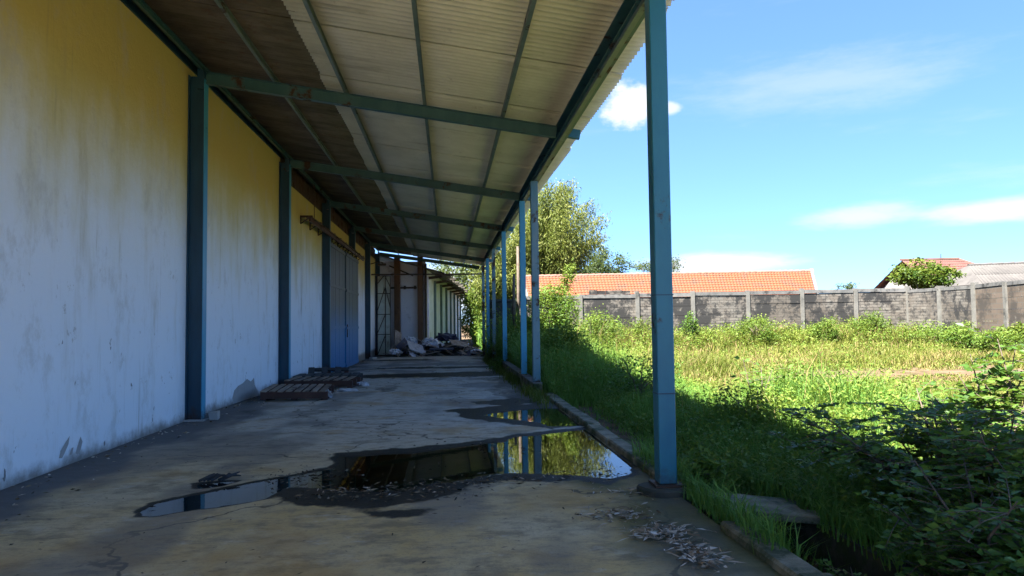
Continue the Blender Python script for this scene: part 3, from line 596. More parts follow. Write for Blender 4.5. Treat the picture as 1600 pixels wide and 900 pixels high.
# ------------------------------------------------------------------ boundary fence
FY = 31.0
FN = empty('concrete_fence', (12, FY, 0.0)); tag(FN, 'black-stained grey precast concrete fence of stacked panels across the field', 'fence')
FO = Vector((12, FY, 0))
px0 = at_y(907, 460, FY)[0]; stp = (at_y(1417, 451, FY)[0]-px0)/6
PX = [px0+stp*k for k in range(-1, 7)]
ftop = 2.74
def topz(x): return 2.70+0.013*(x-5.6)
for k, x in enumerate(PX):
    gb = float(gz(x, FY))-0.3
    MB().box((-0.085, -0.09, gb), (0.085, 0.07, topz(x)+random.uniform(0.0, 0.10)), jit=0.008).build('post', MT['post'], FN, loc=Vector((x, FY, 0))-FO, rot=(0, random.uniform(-0.008, 0.008), 0))
for k in range(len(PX)-1):
    xa, xb = PX[k]+0.088, PX[k+1]-0.088; gb = float(gz((xa+xb)/2, FY))-0.12; tz = topz(xa)-0.17
    MB().box((xa+0.01, FY+0.031, gb), (xb-0.01, FY+0.045, tz)).build('panel_backing', MT['fence'], FN, loc=-FO)
    nb = 6; hh = (tz-gb)/nb
    for j in range(nb):
        MB().box((xa, FY-0.028+random.uniform(-0.008, 0.008), gb+j*hh+0.006), (xb, FY+0.03, gb+(j+1)*hh-0.006), jit=0.004).build('panel', MT['fence'], FN, loc=-FO)
    MB().box((xa, FY-0.05, tz+0.004), (xb, FY+0.05, tz+0.165), jit=0.008).build('coping', MT['coping'], FN, loc=-FO)
    if k == 1:
        for q in range(5):
            w = (xb-xa-0.5)/5; MB().box((xa+0.3+q*w, FY-0.05, tz+0.17), (xa+0.3+(q+1)*w-0.02, FY+0.05, tz+0.30+random.uniform(0, 0.06)), jit=0.01).build('raised_block', MT['fence'], FN, loc=-FO)
# side fence coming back toward the viewer
us = [1471, 1525, 1575]; pts = [np.array([PX[-1], FY])]
for u in us:
    d = ray(u, 500); d = d[:2]; p0 = pts[-1]; a = d@d; b = -2*d@p0; c = p0@p0-2.15**2; disc = max(b*b-4*a*c, 0.0)
    tt = (-b-math.sqrt(disc))/(2*a); pts.append(d*tt)
dl = pts[-1]-pts[-2]; dl = dl/np.linalg.norm(dl)
for k in range(5): pts.append(pts[-1]+dl*2.3)
SF = empty('side_fence', (pts[1][0], pts[1][1], 0)); tag(SF, 'brown blotched masonry side fence with pale concrete posts', 'fence')
SO = Vector((pts[1][0], pts[1][1], 0))
for k in range(len(pts)-1):
    A = Vector((*pts[k], 0)); Bv = Vector((*pts[k+1], 0)); dv = (Bv-A).normalized(); n_ = Vector((-dv.y, dv.x, 0))
    a = A+dv*0.09; b = Bv-dv*0.09; gb = float(gz(*pts[k]))-0.2; tz = 2.80
    mt = MT['fence'] if k < 2 else MT['brownwall']
    nb = 6; hh = (tz-0.15-gb)/nb
    for j in range(nb):
        MB().bar(a+Vector((0, 0, gb+(j+0.5)*hh)), b+Vector((0, 0, gb+(j+0.5)*hh)), 0.06+random.uniform(0, 0.012), hh-0.012).build('panel', mt, SF, loc=-SO)
    MB().bar(a+Vector((0, 0, tz-0.075)), b+Vector((0, 0, tz-0.075+random.uniform(-0.03, 0.03))), 0.1, 0.14).build('coping', MT['coping'], SF, loc=-SO)
    M4 = Matrix.Translation(Bv-SO)
    MB().box((-0.1, -0.1, gb-0.2), (0.1, 0.1, tz+random.uniform(-0.02, 0.12)), jit=0.006).build('post', MT['post'], SF, loc=Bv-SO, rot=(0, 0, math.atan2(dv.y, dv.x)))

# ------------------------------------------------------------------ houses beyond the fence
def tiled_slope(p0, p1, e0, e1, rows, waves, amp=0.035, step=0.03):
    """p0,p1 ridge ends; e0,e1 eave ends. Stepped courses of wavy tiles."""
    p0, p1, e0, e1 = (np.array(q, float) for q in (p0, p1, e0, e1))
    n = waves*4+1; s = np.linspace(0, 1, n); nrm = np.cross(p1-p0, e0-p0); nrm /= np.linalg.norm(nrm)
    if nrm[2] < 0: nrm = -nrm
    V = []; Fq = []
    for r in range(rows):
        for kk, off in ((r/rows, 0.0), ((r+1)/rows+0.15/rows, step)):
            a = p0+(e0-p0)*kk; b = p1+(e1-p1)*kk
            ln = a[None]+(b-a)[None]*s[:, None]+nrm[None]*(off+amp*np.abs(np.sin(s*waves*math.pi))[:, None]); V.append(ln)
        base = len(V)*n-2*n; i = np.arange(n-1)+base; Fq.append(np.stack([i, i+1, i+1+n, i+n], 1))
        # riser
        a = V[-1]; V.append(a-nrm*(step+0.01)); base2 = len(V)*n-2*n; i = np.arange(n-1)+base2; Fq.append(np.stack([i, i+1, i+1+n, i+n], 1))
    return npmesh('roof_tiles', np.concatenate(V), [np.concatenate(Fq)])
RYd = 40.5
a = at_y(818, 433.0, RYd); b = at_y(1266, 424.5, RYd)
H1 = empty('orange_roofed_house', (a[0], RYd, 0)); tag(H1, 'long low house with bright orange tiled roof behind the fence', 'house')
HO = Vector((a[0], RYd, 0)); rise = 2.1; run = 3.6
e0 = np.array([a[0], RYd-run, a[2]-rise]); e1 = np.array([at_y(1279, 457, RYd-run)[0], RYd-run, b[2]-rise])
link('roof_tiles', tiled_slope(a, b, e0, e1, 14, 92), MT['tile'], H1, loc=-HO)
e1b = np.array([b[0], RYd+run, b[2]-rise])
link('roof_tiles', tiled_slope(a, b, e0+np.array([0, 2*run, 0]), e1b, 14, 40), MT['tile'], H1, loc=-HO)
nr = 46
for i in range(nr):
    q0 = a+(b-a)*i/nr; q1 = a+(b-a)*((i+1)/nr)
    MB().tube([q0+np.array([0, 0, 0.02]), q1+np.array([0.03, 0, 0.035])], [0.085, 0.10], 8).build('ridge_tile', MT['tilepale'], H1, loc=-HO)
MB().bar(b+np.array([0.10, 0, -0.05]), e1+np.array([0.10, 0, -0.05]), 0.06, 0.24).build('barge_board', MT['trim'], H1, loc=-HO)
MB().box((b[0]-0.01, RYd-0.1, b[2]-0.1), (b[0]+0.16, RYd+0.1, b[2]+0.16)).build('ridge_end', MT['trim'], H1, loc=-HO)
mwall = MB().prism([(-run+0.35, 0), (run-0.35, 0), (run-0.35, a[2]-rise+0.05), (0, a[2]-0.22), (-run+0.35, a[2]-rise+0.05)], (a[0], RYd, -0.3), (0, 1, 0), (0, 0, 1), (b[0]-a[0]-1.6, 0, 0))
mwall.build('wall', MT['housewall'], H1, loc=-HO)
# red-brown hipped house
Yh = 52.0
a = at_y(1409, 407.5, Yh); b = at_y(1497, 405.5, Yh)
H2o = empty('red_roofed_house', (a[0], Yh, 0)); tag(H2o, 'distant house with muted red hipped roof behind leafy tree', 'house'); HO2 = Vector((a[0], Yh, 0))
e0 = np.array([a[0]-0.3, Yh-4, a[2]-2.4]); e1 = np.array([b[0]+3.6, Yh-4, a[2]-2.4])
link('roof_tiles', tiled_slope(a, b, e0, e1, 12, 26), MT['redtile'], H2o, loc=-HO2)
link('roof_tiles', tiled_slope(a, b, e0+np.array([0, 8, 0]), e1+np.array([0, 8, 0]), 6, 20), MT['redtile'], H2o, loc=-HO2)
m = MB(); m.add([b, e1, e1+np.array([0, 8, 0])], [(0, 1, 2)]); m.build('hip_slope', MT['redtile'], H2o, loc=-HO2)
MB().bar(a+np.array([-0.1, 0, 0.08]), b+np.array([0, 0, 0.08]), 0.25, 0.14).build('ridge_cap', MT['tilepale'], H2o, loc=-HO2)
MB().bar(b+np.array([0, 0, 0.08]), e1+np.array([0, 0, 0.08]), 0.2, 0.12).build('hip_cap', MT['tilepale'], H2o, loc=-HO2)
MB().prism([(-3.7, 0), (3.7, 0), (3.7, a[2]-2.35), (0, a[2]-0.25), (-3.7, a[2]-2.35)], (a[0]+0.1, Yh, -0.3), (0, 1, 0), (0, 0, 1), (b[0]-a[0]+0.4, 0, 0)).build('wall', MT['housewall'], H2o, loc=-HO2)
MB().box((a[0]+0.5, Yh-3.7, -0.3), (b[0]+3.2, Yh+3.7, a[2]-2.5)).build('lower_wall', MT['housewall'], H2o, loc=-HO2)
MB().tube([at_y(1470, 407, Yh)+np.array([0, 0, -0.2]), at_y(1470, 397, Yh)], [0.03, 0.03], 5).build('aerial', MT['darkrust'], H2o, loc=-HO2)
# grey sheet-roofed house
Yg = 38.5
a = at_y(1513, 415, Yg); b = at_y(1640, 401, Yg); b = b+np.array([12, 0, 0.0])
H3 = empty('grey_roofed_house', (a[0], Yg, 0)); tag(H3, 'house with dull grey sloping sheet roof beyond the side fence', 'house'); HO3 = Vector((a[0], Yg, 0))
bz = a[2]+0.55; b[2] = bz
e0 = np.array([a[0]-2.2, Yg-4.2, a[2]-1.75]); e1 = np.array([b[0], Yg-4.2, a[2]-1.5])
link('roof_sheet', tiled_slope(a, b, e0, e1, 3, 90, 0.03, 0.02), MT['greyroof'], H3, loc=-HO3)
m = MB(); m.add([a, e0, e0+np.array([0, 8.4, 0])], [(0, 1, 2)]); m.build('hip_slope', MT['greyroof'], H3, loc=-HO3)
link('roof_sheet', tiled_slope(a, b, e0+np.array([0, 8.4, 0]), e1+np.array([0, 8.4, 0]), 3, 40, 0.03, 0.02), MT['greyroof'], H3, loc=-HO3)
for i in range(24):
    q0 = a+(b-a)*i/24; q1 = a+(b-a)*(i+1)/24
    MB().tube([q0+np.array([0, 0, 0.0]), q1+np.array([0.02, 0, 0.02])], [0.10, 0.11], 7).build('ridge_cap', MT['greyroof'], H3, loc=-HO3)
MB().box((a[0]-1.7, Yg-3.7, -0.3), (b[0]-0.3, Yg+3.7, a[2]-1.75)).build('wall', MT['housewall'], H3, loc=-HO3)
m = MB(); mq = at_y(1500, 447, 35.6); mr = at_y(1640, 432, 35.6)
MB().bar(mq, mr+np.array([3, 0, 0.05]), 1.6, 0.07).build('porch_roof', MT['greyroof'], H3, loc=-HO3)

# ------------------------------------------------------------------ vegetation toolkit
def leaves(C, L, W, dirs=None, droop=0.3, var=None, fold=0.25, r=rng):
    """diamond leaves (2 tris, folded) at C with length L, width W"""
    n = len(C); L = np.broadcast_to(L, n).astype(float); W = np.broadcast_to(W, n).astype(float)
    if dirs is None:
        a = r.random(n)*2*math.pi; e = r.normal(-droop, 0.5, n); dirs = np.stack([np.cos(a)*np.cos(e), np.sin(a)*np.cos(e), np.sin(e)], 1)
    up = r.normal(0, 0.55, (n, 3))+np.array([0, 0, 1.0]); sd_ = np.cross(dirs, up); sd_ /= np.linalg.norm(sd_, axis=1)[:, None]+1e-9
    nn = np.cross(sd_, dirs)
    tip = C+dirs*L[:, None]; mid = C+dirs*(L*0.45)[:, None]
    l = mid+sd_*(W/2)[:, None]+nn*(W*fold)[:, None]; rr = mid-sd_*(W/2)[:, None]+nn*(W*fold)[:, None]
    V = np.stack([C, l, tip, rr], 1).reshape(-1, 3); i = np.arange(n)*4
    F = np.concatenate([np.stack([i, i+2, i+1], 1), np.stack([i, i+3, i+2], 1)])
    v = r.random(n) if var is None else var
    return V, F, np.repeat(v, 4)
def join(parts):
    Vs, Fs, As = [], [], []; b = 0
    for V, F, A in parts:
        Vs.append(V); Fs.append(F+b); As.append(A); b += len(V)
    return np.concatenate(Vs), np.concatenate(Fs), np.concatenate(As)
def foliage(name, parts, mat, parent=None, loc=None):
    V, F, A = join(parts); return link(name, npmesh(name, V, [F], {'var': A}), mat, parent, loc)
def blades(Pb, H, W, lean, var, r=rng):
    n = len(Pb); a = r.random(n)*2*math.pi; b = a+r.normal(math.pi/2, 0.5, n)
    h = np.stack([np.cos(a), np.sin(a), np.zeros(n)], 1); s = np.stack([np.cos(b), np.sin(b), np.zeros(n)], 1)*(W/2)[:, None]
    m = Pb+h*(lean*H*0.28)[:, None]; m[:, 2] += H*0.58; t = Pb+h*(lean*H)[:, None]; t[:, 2] += H*(1-0.28*lean)
    V = np.stack([Pb-s, Pb+s, m+s*0.8, m-s*0.8, t], 1).reshape(-1, 3); i = np.arange(n)*5
    F = np.concatenate([np.stack([i, i+1, i+2], 1), np.stack([i, i+2, i+3], 1), np.stack([i+3, i+2, i+4], 1)])
    return V, F, np.repeat(var, 5)

# ------------------------------------------------------------------ field grass and weeds (uncountable)
def weed_h(x, y):     # height of ground cover
    h = 0.17+0.16*fbm(x*0.35, y*0.35)
    h = h+0.62*np.exp(-((x-5.3)/1.5)**2-((y-9.6)/1.9)**2)                      # tall tuft in the shade
    h = h+0.55*ss(5.6, 3.2, x)*ss(12.5, 16, y)                                 # rank growth by the posts
    h = h+0.35*ss(10, 5, x)*ss(15, 20, y)
    h = h+0.75*ss(26.5, 30, y)*(0.35+1.3*fbm(x*0.5+4, y*0.5))                     # along the fence
    h = h*(1-0.72*ss(1.15, 0.6, np.hypot((x-11.8)/6.5, (y-16.8)/3.6)))
    h = h*(1-0.55*ss(3.0, 2.5, x)*ss(14, 12.5, y)*ss(6.8, 7.6, y))
    return h
def dens_mask(x, y):
    bare = ss(1.0, 0.55, np.hypot((x-12.0)/5.5, (y-17.8)/2.0)+0.9*(fbm(x, y)-0.5))*0.97
    strip = ss(2.95, 2.45, x+(fbm(x*1.5, y*1.5)-0.5)*0.5)*ss(13.6, 12.8, y)*ss(6.9, 7.6, y)*0.96
    trench = ((x > 2.12) & (x < 2.98) & (y < 6.15)).astype(float)*0.995
    return (1-bare)*(1-strip)*(1-trench)*(0.55+0.75*ss(0.3, 0.6, fbm(x*0.6+2, y*0.6)))
def scatter(n, x0, x1, y0, y1):
    x = rng.uniform(x0, x1, n); y = rng.uniform(y0, y1, n)
    k = (rng.random(n) < dens_mask(x, y)) & (x < y*0.95+4.0) & (x > 2.1); return x[k], y[k]
parts = []; lparts = []
for n, x0, x1, y0, y1, wv in ((60000, 2.1, 8, 2.5, 8, 0.008), (125000, 2.1, 14, 8, 15, 0.011), (95000, 2.1, 22, 15, 23, 0.018), (70000, 2.1, 27, 23, 30.9, 0.026), (9000, 0.2, 12, 31, 60, 0.05)):
    x, y = scatter(n, x0, x1, y0, y1); z = gz(x, y)-0.01; h = weed_h(x, y)*rng.uniform(0.45, 1.25, len(x))
    vr = np.clip(0.25+0.5*fbm(x*0.45+8, y*0.45)+rng.normal(0, 0.17, len(x))+0.12*ss(6, 12, x), 0, 0.89)
    dry = rng.random(len(x)) < 0.05+0.38*ss(0.46, 0.66, fbm(x*0.5, y*0.7+30))*ss(4.5, 7, x); vr[dry] = 1.0
    h = h*(0.5+1.05*fbm(x*1.9+40, y*1.9)); lush = (x+(fbm(x*0.8, y*0.8+60)-0.5)*2.6) < 5.0+1.2*np.exp(-((y-9.5)/2.5)**2)
    for sel, dst in ((lush, lparts), (~lush, parts)): dst.append(blades(np.stack([x, y, z], 1)[sel], h[sel], (wv*rng.uniform(0.6, 1.5, len(x)))[sel], rng.uniform(0.1, 0.85, len(x))[sel], np.where(lush, vr*0.85, vr)[sel]))
    continue
    parts.append(blades(np.stack([x, y, z], 1), h, wv*rng.uniform(0.6, 1.5, len(x)), rng.uniform(0.1, 0.85, len(x)), vr))
n = 5200; x = rng.uniform(3.2, 20, n); y = rng.uniform(7.5, 26, n); k = (x < y*0.9+3) & (np.hypot((x-11.8)/6.5, (y-16.8)/3.6) > 1) & (rng.random(n) < 0.6* ss(0.4, 0.65, fbm(x*0.7+90, y*0.7))); x, y = x[k], y[k]; n = len(x)
parts.append(blades(np.stack([x, y, gz(x, y)], 1), weed_h(x, y)*rng.uniform(1.2, 2.1, n)+0.12, rng.uniform(0.005, 0.010, n)*(1+y/30), rng.uniform(0.05, 0.45, n), np.where(rng.random(n) < 0.6, 1.0, rng.uniform(0.4, 0.85, n))))
n = 2600; x = rng.choice([2.13, 2.05, 2.9, 3.0], n)+rng.normal(0, 0.05, n); y = rng.uniform(4.3, 7.6, n); z = np.where(x < 2.16, 0.0, -0.12)
lparts.append(blades(np.stack([x, y, z], 1), rng.uniform(0.1, 0.36, n), rng.uniform(0.006, 0.012, n), rng.uniform(0.3, 1.0, n), rng.uniform(0.2, 0.8, n)))
n = 1500; x = rng.uniform(2.25, 2.85, n); y = rng.uniform(3.0, 6.0, n)
lparts.append(blades(np.stack([x, y, np.full(n, -0.6)], 1), rng.uniform(0.15, 0.5, n), rng.uniform(0.006, 0.014, n), rng.uniform(0.3, 1.0, n), rng.uniform(0.2, 0.9, n)))
foliage('lush_grass', lparts, MT['lush']); tag(bpy.data.objects['lush_grass'], 'deep green lush grass growing along the ditch beside the canopy', 'grass', kind='stuff')
foliage('field_grass', parts, MT['grass']); tag(bpy.data.objects['field_grass'], 'bright green and straw grass covering the open field', 'grass', kind='stuff')
parts = []
for n, x0, x1, y0, y1, lv in ((9000, 2.1, 8, 3, 8, 0.055), (12000, 2.1, 12, 8, 15, 0.06), (9000, 2.1, 22, 15, 23, 0.075), (13000, 2.1, 27, 23, 30.9, 0.11), (1500, 0.2, 10, 31.2, 60, 0.25)):
    x, y = scatter(n, x0, x1, y0, y1)
    keep = rng.random(len(x)) < np.clip(0.12+1.2*ss(0.3, 0.8, weed_h(x, y))+0.75*ss(6.5, 4.5, x)*ss(0.42, 0.6, fbm(x*0.9+70, y*0.9)), 0, 1); x, y = x[keep], y[keep]; z = gz(x, y); h = weed_h(x, y)*rng.uniform(0.6, 1.35, len(x))
    base = 0.2+0.5*fbm(x*0.6+3, y*0.6)
    k = 9
    for j in range(k):
        f = (j+0.6)/k; ax = rng.normal(0, 0.09, len(x))*(0.5+h); ay = rng.normal(0, 0.09, len(x))*(0.5+h)
        C = np.stack([x+ax, y+ay, z+h*f], 1)
        parts.append(leaves(C, lv*rng.uniform(0.7, 1.5, len(x)), lv*rng.uniform(0.35, 0.65, len(x)), None, 0.15, np.clip(base+0.25*f+rng.normal(0, 0.15, len(x)), 0, 1)))
foliage('field_weeds', parts, MT['weed']); tag(bpy.data.objects['field_weeds'], 'leafy green weeds mixed through the field grass', 'weeds', kind='stuff')

# ------------------------------------------------------------------ shrubs, trees
def shrub(name, label, c, rx, rz_, n, leaf, mat, nst=9, cat='shrub', group=None, seed=1, base=None, asp=0.5, droop=0.2, shell=0.55, ry=None):
    r = np.random.default_rng(seed); ry = ry or rx
    gb = float(gz(c[0], c[1])) if base is None else base
    root = empty(name, (c[0], c[1], gb)); tag(root, label, cat, group)
    cz = c[2]-gb
    st = MB(); ends = []
    for i in range(nst):
        a = r.random()*2*math.pi; e = r.uniform(0.15, 1.0); tip = np.array([rx*0.8*math.cos(a)*e, ry*0.8*math.sin(a)*e, cz+rz_*r.uniform(-0.3, 0.75)])
        midp = tip*np.array([0.35, 0.35, 0.55])+r.normal(0, 0.05*rx, 3); rad = 0.02*(rx+rz_)
        st.tube([(0.02*math.cos(a), 0.02*math.sin(a), -0.06), midp, tip], [rad, rad*0.65, rad*0.2], 5); ends.append(tip)
    st.build('stem', MT['bark'], root, smooth=True)
    ends = np.array(ends); m = max(10, n//60)
    d = r.normal(0, 1, (m, 3)); d /= np.linalg.norm(d, axis=1)[:, None]; rad = shell+(1-shell)*r.random(m)**0.6
    cl = d*rad[:, None]*np.array([rx, ry, rz_])*r.uniform(0.72, 1.12, m)[:, None]+np.array([0, 0, cz])
    cl = np.concatenate([cl, ends]); cl = cl[cl[:, 2] > 0.02]
    idx = r.integers(0, len(cl), n); C = cl[idx]+r.normal(0, 1, (n, 3))*np.array([rx, ry, rz_])*0.15
    C[:, 2] = np.maximum(C[:, 2], 0.03)
    cv = r.random(len(cl))
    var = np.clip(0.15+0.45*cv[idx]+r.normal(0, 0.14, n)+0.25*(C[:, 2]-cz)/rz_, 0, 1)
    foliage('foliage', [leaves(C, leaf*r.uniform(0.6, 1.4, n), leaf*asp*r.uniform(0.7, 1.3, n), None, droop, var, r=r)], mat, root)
    return root
def tree(name, label, base, trunk_h, crown_c, rx, rz_, n, leaf, mat, seed=1, asp=0.5, droop=0.3, trunk_r=0.14, shell=0.4, group=None, clump=0.16, per=70):
    r = np.random.default_rng(seed); root = empty(name, base); tag(root, label, 'tree', group); b = np.array(base); cc = np.array(crown_c)-b
    tk = MB(); top = np.array([cc[0]*0.5, cc[1]*0.5, trunk_h]); tk.tube([(0, 0, -0.3), top*0.5+r.normal(0, 0.06, 3), top, cc], [trunk_r*1.3, trunk_r, trunk_r*0.75, trunk_r*0.25], 8)
    for i in range(11):
        a = r.random()*2*math.pi; e = r.uniform(-0.4, 0.9); tip = cc+np.array([math.cos(a)*rx*0.75, math.sin(a)*rx*0.75, e*rz_*0.8]); s = top*(0.8+0.2*r.random()); mid = (s+tip)/2+np.array([0, 0, 0.12*rz_])
        tk.tube([s, mid, tip], [trunk_r*0.5, trunk_r*0.28, trunk_r*0.07], 5)
    tk.build('trunk', MT['bark'], root, smooth=True)
    m = max(14, n//per); d = r.normal(0, 1, (m, 3)); d /= np.linalg.norm(d, axis=1)[:, None]; rad = shell+(1-shell)*r.random(m)**0.7
    cl = d*rad[:, None]*np.array([rx, rx, rz_])*r.uniform(0.7, 1.12, m)[:, None]+cc; cv = r.random(m)
    idx = r.integers(0, m, n); C = cl[idx]+r.normal(0, 1, (n, 3))*np.array([rx, rx, rz_*0.8])*clump
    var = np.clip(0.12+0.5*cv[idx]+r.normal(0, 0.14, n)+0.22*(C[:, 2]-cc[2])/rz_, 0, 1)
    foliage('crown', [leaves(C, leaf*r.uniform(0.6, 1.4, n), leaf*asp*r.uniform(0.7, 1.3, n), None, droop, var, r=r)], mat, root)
    return root

# bamboo clump behind the orange roof
def bamboo(base, H, spread, n_c, seed, label, name='bamboo_clump'):
    r = np.random.default_rng(seed); root = empty(name, base); tag(root, label, 'bamboo'); tk = MB(); parts = []
    for i in range(n_c):
        a = r.random()*2*math.pi; out = spread*r.uniform(0.15, 1.0); h = H*r.uniform(0.62, 1.0)*(1-0.22*(out/spread)**2)
        b0 = np.array([0.5*math.cos(a)*r.random(), 0.5*math.sin(a)*r.random(), -0.2]); dr_ = np.array([math.cos(a), math.sin(a), 0])
        s = np.linspace(0, 1, 9); pts = [b0+dr_*out*(t**2.4)+np.array([0, 0, h*(t-0.10*t**5)]) for t in s]
        tk.tube(pts, [0.05*(1-0.85*t) for t in s], 5)
        m = 950; tt = r.uniform(0.22, 1.0, m)**0.8
        C = b0+dr_*(out*(tt**2.4))[:, None]; C[:, 2] += h*(tt-0.10*tt**5)
        sp = 0.75*(1.15-tt*0.55); cl = r.integers(0, 26, m); offs = r.normal(0, 1, (26, 3))*np.array([0.62, 0.62, 0.42])
        C = C+offs[cl]*sp[:, None]+r.normal(0, 0.13, (m, 3)); C[:, 2] -= np.abs(r.normal(0, 0.25, m))
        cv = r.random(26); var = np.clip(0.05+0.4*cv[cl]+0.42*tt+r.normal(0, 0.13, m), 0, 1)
        aa = r.random(m)*2*math.pi; e = r.normal(-0.75, 0.4, m); dirs = np.stack([np.cos(aa)*np.cos(e), np.sin(aa)*np.cos(e), np.sin(e)], 1)
        parts.append(leaves(C, r.uniform(0.16, 0.36, m), r.uniform(0.04, 0.08, m), dirs, 0, var, r=r))
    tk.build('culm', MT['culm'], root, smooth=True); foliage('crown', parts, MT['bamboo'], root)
bc = at_y(860, 430, 46.5)
bamboo((bc[0], 46.5, -0.3), 13.0, 4.0, 90, 5, 'tall feathery bamboo clump rising above the orange tiled roof')
bamboo((at_y(800, 430, 44)[0], 47.5, -0.3), 9.5, 3.0, 36, 15, 'shorter bamboo clump seen between the canopy posts', 'bamboo_clump')
c1 = at_y(945, 412, 56); tree('tree', 'dark grey-green tree beside the bamboo over the orange roof', (c1[0], 56, -0.3), 3.2, (c1[0], 56, c1[2]-0.5), 2.2, 1.9, 5200, 0.26, MT['treeleaf'], 21, 0.4, 0.5, clump=0.13)
c1 = at_y(1028, 420, 62); tree('tree', 'sparse feathery tree top behind the near blue post', (c1[0], 62, -0.3), 3.5, (c1[0], 62, c1[2]-0.2), 2.6, 1.5, 2600, 0.24, MT['treeleaf'], 22, 0.35, 0.4, clump=0.11)
c1 = at_y(1322, 449, 60); tree('tree', 'small pale tree tip showing over the fence coping', (c1[0], 60, -0.3), 2.0, (c1[0], 60, c1[2]-0.4), 1.1, 0.9, 1100, 0.22, MT['treeleaf'], 23, 0.4)
c1 = at_y(1441, 430, 33.2); tree('tree', 'bushy yellow-green broad-leaved tree behind the fence below the red roof', (c1[0], 33.2, -0.1), 2.0, (c1[0], 33.2, c1[2]), 1.38, 0.72, 4200, 0.17, MT['yellowleaf'], 24, 0.6, 0.35, trunk_r=0.08, shell=0.5, clump=0.13)
# trees closing the far end of the yard
for k, (u, v, Y, rx, rzz, n, mt, lb) in enumerate([(760, 482, 66, 2.4, 2.7, 6500, 'yellowleaf', 'bright leafy tree closing the far end of the yard'),
        (770, 470, 58, 2.6, 2.8, 6000, 'yellowleaf', 'rounded sunlit tree behind the far canopy posts'), (735, 428, 95, 6.5, 4.5, 5000, 'treeleaf', 'hazy tall tree beyond the far warehouse roof'),
        (800, 455, 52, 2.4, 2.6, 5000, 'bamboo', 'loose pale tree between orange house and canopy posts')]):
    c1 = at_y(u, v, Y); tree('tree', lb, (c1[0], Y, -0.35), c1[2]*0.5, (c1[0], Y, c1[2]), rx, rzz, n, 0.26 if Y < 90 else 0.5, MT[mt], 30+k, 0.5, 0.3, clump=0.13)
# vines and shrubs at the fence
c1 = at_y(862, 487, 27.6); shrub('climbing_shrub', 'sprawling vine-like shrub climbing the fence beside the canopy post', (c1[0], 27.6, c1[2]), 1.05, 1.1, 5200, 0.13, MT['weed'], 12, seed=41, asp=0.45)
c1 = at_y(880, 440, 28.6)
vr = empty('tall_weed', (c1[0], 28.6, float(gz(c1[0], 28.6)))); tag(vr, 'thin tall plume of weed leaning above the orange roof line', 'weed')
b0 = np.array([c1[0], 28.6, float(gz(c1[0], 28.6))]); tp = at_y(893, 418, 28.6)-b0; mp = at_y(880, 455, 28.6)-b0
MB().tube([(0, 0, -0.05), mp, tp], [0.02, 0.014, 0.004], 5).build('stem', MT['stem'], vr)
tt = rng.random(700); C = np.outer(1-tt, mp)+np.outer(tt, tp)+rng.normal(0, 0.13, (700, 3)); foliage('foliage', [leaves(C, rng.uniform(0.08, 0.2, 700), 0.05, None, 0.1, rng.uniform(0.5, 1, 700))], MT['weed'], vr)
def fshrub(u, v, Y, rpx, hpx, n, leaf, mat, label, seed, name='shrub', **k):
    c1 = at_y(u, v, Y); s = Y/F_PX; tz = c1[2]+hpx*s; gb = float(gz(c1[0], Y)); return shrub(name, label, (c1[0], Y, gb+(tz-gb)*0.52), rpx*s, (tz-gb)*0.5, n, leaf, MT[mat], seed=seed, **k)
fshrub(1078, 499, 29.3, 13, 13, 1500, 0.085, 'bushleaf', 'small round bright bush standing alone before the stained fence', 51, 'round_bush', asp=0.6)
fshrub(1000, 506, 29.6, 15, 9, 1100, 0.09, 'yellowleaf', 'low pale broad-leaved bush at the fence foot left of the near post', 52)
fshrub(1358, 501, 29.4, 27, 15, 2600, 0.09, 'weed', 'dense light green bush below the stained fence panel', 53)
fshrub(1180, 506, 28.6, 40, 12, 2600, 0.09, 'weed', 'wide low weedy bush along the fence foot', 54)
fshrub(1290, 508, 28.2, 24, 12, 1800, 0.09, 'weed', 'spiky yellow-green bush spreading in front of the fence', 55)
fshrub(1470, 514, 27.6, 60, 9, 2600, 0.10, 'weed', 'low leafy mound under the leafy tree by the fence', 56)
fshrub(1585, 520, 23.0, 34, 11, 1500, 0.14, 'yellowleaf', 'large-leaved creeper mound at the foot of the brown side fence', 57)
fshrub(925, 505, 26.5, 46, 16, 4200, 0.10, 'weed', 'tall bright weed thicket before the fence by the canopy', 58)
fshrub(880, 545, 19.0, 46, 34, 5200, 0.085, 'weed', 'rank green thicket crowding the outer side of the canopy posts', 59)
fshrub(800, 548, 25.5, 26, 30, 3200, 0.09, 'weed', 'dark weeds growing against the low cement wall', 60)
fshrub(775, 548, 29.5, 18, 26, 2200, 0.09, 'bushleaf', 'dark shrub at the foot of the far canopy posts', 61)
fshrub(784, 580, 23.6, 20, 20, 1800, 0.075, 'bushleaf', 'dark rank weeds spilling over the floor edge by the low wall', 62)
fshrub(1190, 640, 8.9, 70, 40, 2200, 0.06, 'weed', 'leafy weed clump among tall shaded grass beyond the near post', 63)
fshrub(1290, 668, 7.9, 60, 40, 1500, 0.055, 'weed', 'small leafy clump in tall grass between near post and foreground bush', 64)
fshrub(1000, 585, 13.0, 60, 30, 2000, 0.06, 'bushleaf', 'dark low weed clump by the soil strip beside the kerb', 65)
fshrub(738, 505, 76, 26, 26, 3000, 0.26, 'yellowleaf', 'bright hedge-like bush filling the gap past the far warehouse', 66)
fshrub(752, 520, 56, 16, 22, 2200, 0.2, 'weed', 'sunlit weed thicket beyond the rubble heap', 67)
fshrub(1515, 516, 24.5, 36, 10, 2200, 0.10, 'weed', 'low weed bank along the foot of the brown side fence', 68)
fshrub(1565, 526, 21.5, 40, 12, 2200, 0.09, 'weed', 'bright weed mound in the field corner before the side fence', 69)
